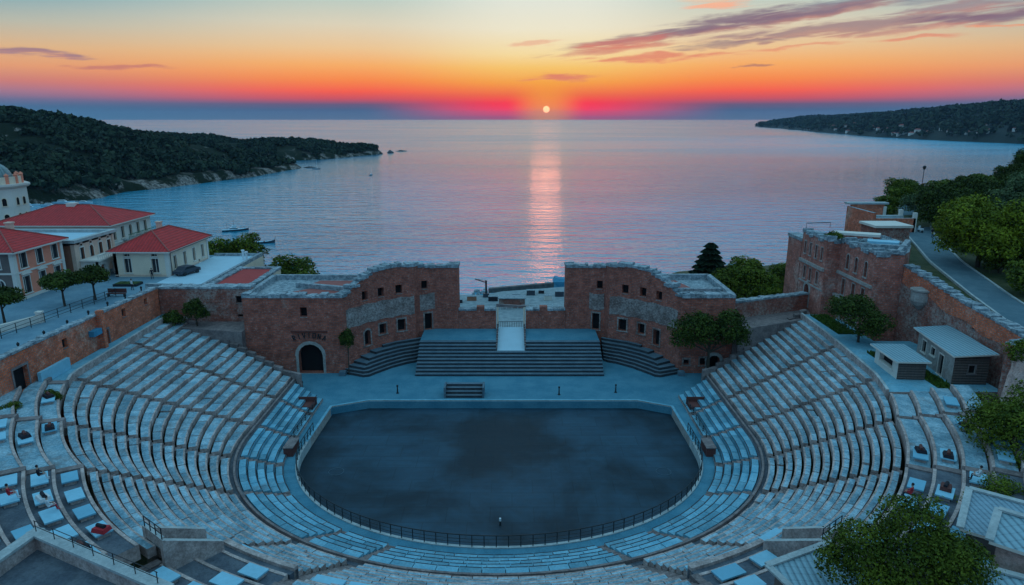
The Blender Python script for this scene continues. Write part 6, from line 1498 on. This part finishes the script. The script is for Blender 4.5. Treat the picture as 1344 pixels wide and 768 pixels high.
boat('sailing_boat', 'tiny sailing boat with bare mast out in the middle of the bay', (-166,817,SEA), R(80), 8, 2.6, 'boatdark', 'sail')
mo = None; r = random.Random(6); k = 0
for row, (y, x0, x1) in enumerate(((545,-372,-338),(527,-372,-330),(512,-360,-338),(497,-372,-326),(486,-366,-322),(474,-352,-318))):
    x = x0
    while x < x1:
        k += 1; L = r.uniform(13, 19); lb = 'white motor boat %s in the %s mooring row from the hill' % (ORD[sum(1 for q in [0])*0+int((x-x0)//15)], ORD[row])
        if mo is None: mo = boat('moored_boat', lb, (x,y,SEA), R(8), 15, 4.2, 'boatwhite', 'motor', 'boats moored in the marina')
        else: dup(mo, (x,y+r.uniform(-2,2),SEA), R(8+r.uniform(-7,7)), L/15, lb, 'boats moored in the marina')
        x += 15+r.uniform(1,4) if False else 16
t = thing('jetty', 'low stone jetty beside the moored boats', 'jetty', (-360,556,SEA)); mb = MB(); mb.box(-400,-338,551,553,SEA-1,SEA+.9,0); part('deck', mb, ['quay'], t); mb = MB()
for x in range(-396,-338,6): mb.tube([(x,551.3,SEA+.9),(x,551.3,SEA+1.7)], .25, 6)
part('mooring_posts', mb, ['iron'], t, uv=False)
r = np.random.RandomState(4)
def rock(name, label, x, y, sx_, sy_, sz_):
    v, f = ico(3); q = v*(1+.16*np.sin(v[:,[0]]*5+2)+.12*np.sin(v[:,[1]]*7)+.08*r.normal(size=(len(v),1))); q = q*np.array([sx_,sy_,sz_])
    o = link(name, raw_mesh(name, q, f, np.zeros(len(f)), ['darkstone'])); o.location = (x,y,SEA); props(o, label, 'rock')
rock('rock_islet', 'dark rock islet off the tip of the far headland, the taller one', -232, 1330, 6, 5, 5); rock('rock_islet', 'flat dark rock islet farthest out from the far headland', -222, 1400, 10, 5, 2.2); rock('rock_islet', 'low dark rock awash off the wooded point', -272, 936, 8, 5, 2)

# ------------------------------------------------------------------ quay seen through the gap
t = thing('stone_quay', 'pale concrete quay below the gap in the stage wall', 'quay', (0,245,SEA)); mb = MB(); mb.prism([(-24,172),(24,172),(34,226),(34,262),(22,260),(-4,252),(-10,247),(-26,247),(-26,226)], SEA-2, SEA+2.0, 0); part('deck', mb, ['quay'], t)
mb = MB(); mb.hexa([(-9,253.2,SEA+1),(26,266,SEA+1),(26,268,SEA+1),(-9,255.2,SEA+1)], [(-9,253.2,SEA+2.7),(26,266,SEA+2.7),(26,268,SEA+2.7),(-9,255.2,SEA+2.7)]); part('sea_wall', mb, ['darkstone'], t); mb = MB(); qa, qb = Vector((-22,224)), Vector((30,232))
for i in range(27):
    p_ = qa.lerp(qb, i/26); mb.tube([(p_.x,p_.y,SEA+2),(p_.x,p_.y,SEA+3.3)], .07, 4)
for z in (2.7, 3.3): mb.tube([(qa.x,qa.y,SEA+z),(qb.x,qb.y,SEA+z)], .05, 4)
part('quay_railing', mb, ['boatwhite'], t, uv=False)
mb = MB(); r2 = random.Random(3)
for i in range(120):
    f = r2.random(); x, y = -14+44*f+r2.uniform(-1,1), 254+16*f+r2.uniform(.5,7); s_ = r2.uniform(.6,1.4); mb.hexa([(x-s_,y-s_,SEA-.8),(x+s_,y-s_,SEA-.8),(x+s_,y+s_,SEA-.8),(x-s_,y+s_,SEA-.8)], [(x-s_*.6,y-s_*.6,SEA+s_*r2.uniform(.3,1)),(x+s_*.6,y-s_*.5,SEA+s_*r2.uniform(.3,1)),(x+s_*.5,y+s_*.6,SEA+s_*r2.uniform(.3,1)),(x-s_*.6,y+s_*.6,SEA+s_*r2.uniform(.3,1))], 0, tint=r2.uniform(-.3,.3))
part('breakwater_rocks', mb, ['coping'], t, kind='stuff')
t = thing('covered_shed', 'shed under a bright blue tarpaulin at the end of the quay wall', 'shed', (20,270,SEA)); mb = MB(); mb.box(16.5,21.5,262.5,267,SEA-1,SEA+3.2,0); part('wall', mb, ['slab_dull'], t)
mb = MB(); mb.hexa([(16.2,262.2,SEA+3.21),(21.8,262.2,SEA+3.21),(21.8,267.3,SEA+3.21),(16.2,267.3,SEA+3.21)], [(17,264,SEA+4.6),(21.5,263.5,SEA+3.9),(21.5,266.5,SEA+4.1),(17,266.5,SEA+4.8)]); mb.face([(18.5,262.1,SEA+.8),(21.7,262.1,SEA+1.4),(21.7,262.15,SEA+3.2),(16.4,262.15,SEA+3.2)],0); part('tarpaulin', mb, ['bluecover'], t)
t = thing('harbour_crane', 'small dark harbour crane standing on the left part of the quay', 'crane', (-9.5,244,SEA+2)); mb = MB(); mb.box(-10.6,-8.4,243,245,SEA+2,SEA+3.4,0); part('base', mb, ['boatdark'], t); mb = MB(); mb.tube([(-9.5,244,SEA+3.4),(-9.5,244,SEA+8.2)], .35, 6); part('mast', mb, ['iron'], t, uv=False); mb = MB(); mb.tube([(-9.5,244,SEA+7.4),(-13.6,244.5,SEA+8.6)], .2, 5); mb.tube([(-9.5,244,SEA+8.2),(-13.6,244.5,SEA+8.6)], .08, 4); part('jib', mb, ['iron'], t, uv=False)
r2 = random.Random(9); cr = None
for x, y, mat, lb in ((-19,236,'cloth','dark crate at the left end of the quay'),(-14.5,239,'ochre','brown crate left of the harbour crane'),(-6.8,238.5,'cloth','dark crate right of the harbour crane'),(1.5,243,'boatwhite','white crate above the gate opening'),(7,247,'boatdark','dark blue crate in the middle of the quay'),(11,249.5,'cloth','dark crate nearest the blue tarpaulin'),(13,240,'white','pale crate right of the gate opening'),(17.5,245,'boatdark','dark blue crate at the right end of the quay')):
    t = thing('quay_crate', lb, 'crate', (x,y,SEA+2), 'crates on the quay'); mb = MB(); w_, d_, h_ = r2.uniform(.9,1.8), r2.uniform(.7,1.1), r2.uniform(1,2.1); mb.box(x-w_,x+w_,y-d_,y+d_,SEA+2.0,SEA+2+h_,0); part('box', mb, [mat], t); mb = MB(); mb.box(x-w_-.08,x+w_+.08,y-d_-.08,y+d_+.08,SEA+2+h_+.002,SEA+2.15+h_,0); part('lid', mb, ['coping'], t)
t = thing('quay_shed', 'small brick shed on the quay directly below the gate', 'shed', (0,232,SEA+2)); mb = MB(); mb.box(-4.5,4.5,229,233,SEA+2,SEA+5.2,0); part('wall', mb, ['brick_mixed'], t); mb = MB(); mb.box(-4.9,4.9,228.6,233.4,SEA+5.21,SEA+5.5,0); part('roof', mb, ['coping'], t)

# ------------------------------------------------------------------ far houses: along the headland shore and on the hill
def far_house(name, label, x, y, z, L, W, H, mat, group):
    t = thing(name, label, 'house', (x,y,z), group); mb = MB(); mb.box(-L/2,L/2,-W/2,W/2,-4,H,0); link('wall', mb.mesh('wall', [mat], (0,0,0), False), t)
    mb = MB(); mb.hexa([(-L/2-.5,-W/2-.5,H+.003),(L/2+.5,-W/2-.5,H+.003),(L/2+.5,W/2+.5,H+.003),(-L/2-.5,W/2+.5,H+.003)], [(-L/2*.6,-.2,H+3),(L/2*.6,-.2,H+3),(L/2*.6,.2,H+3),(-L/2*.6,.2,H+3)]); link('roof', mb.mesh('roof', ['redflat'], (0,0,0), False), t); return t
r2 = random.Random(12); fh = None; n = 0
for y in np.linspace(1800, 3700, 62):
    for q in range(60):
        xs_ = float(np.interp(y, [1790,2100,2420,2950,3500,3700], [1300,1262,1255,1360,1468,1500]))+r2.uniform(15,150)**1.0; yy_ = y+r2.uniform(-25,25)
        z, D = head_z(np.array([[xs_]]), np.array([[yy_]])); z = float(z[0,0]); D = float(D[0,0])
        if 6 < D < 110 and z > SEA+2: break
    n += 1; lb = 'tiny pale house on the headland shore, seen far across the water'
    if fh is None: fh = far_house('shore_house', lb, xs_, yy_, z, 15, 9, 6, 'white', 'houses along the headland shore')
    else: dup(fh, (xs_,yy_,z), r2.uniform(-.6,.6), r2.uniform(.7,1.25), lb, 'houses along the headland shore')

# ------------------------------------------------------------------ thin evening haze over the bay
hm = bpy.data.materials.new('evening haze'); hm.use_nodes = True; ht = hm.node_tree; ht.nodes.clear()
ho = ht.nodes.new('ShaderNodeOutputMaterial'); hv = ht.nodes.new('ShaderNodeVolumePrincipled')
hv.inputs['Color'].default_value = (.45, .68, 1, 1); hv.inputs['Density'].default_value = .000028; hv.inputs['Anisotropy'].default_value = .0
ht.links.new(hv.outputs[0], ho.inputs['Volume']); M['haze'] = hm
mb = MB(); mb.box(-21100, 21100, -700, 20100, SEA-12, 185, 0); o = setting('haze', mb, ['haze'], 'stuff', uv=False); o['label'] = 'thin blue evening haze lying over the bay and headlands'
sc.cycles.volume_bounces = 0
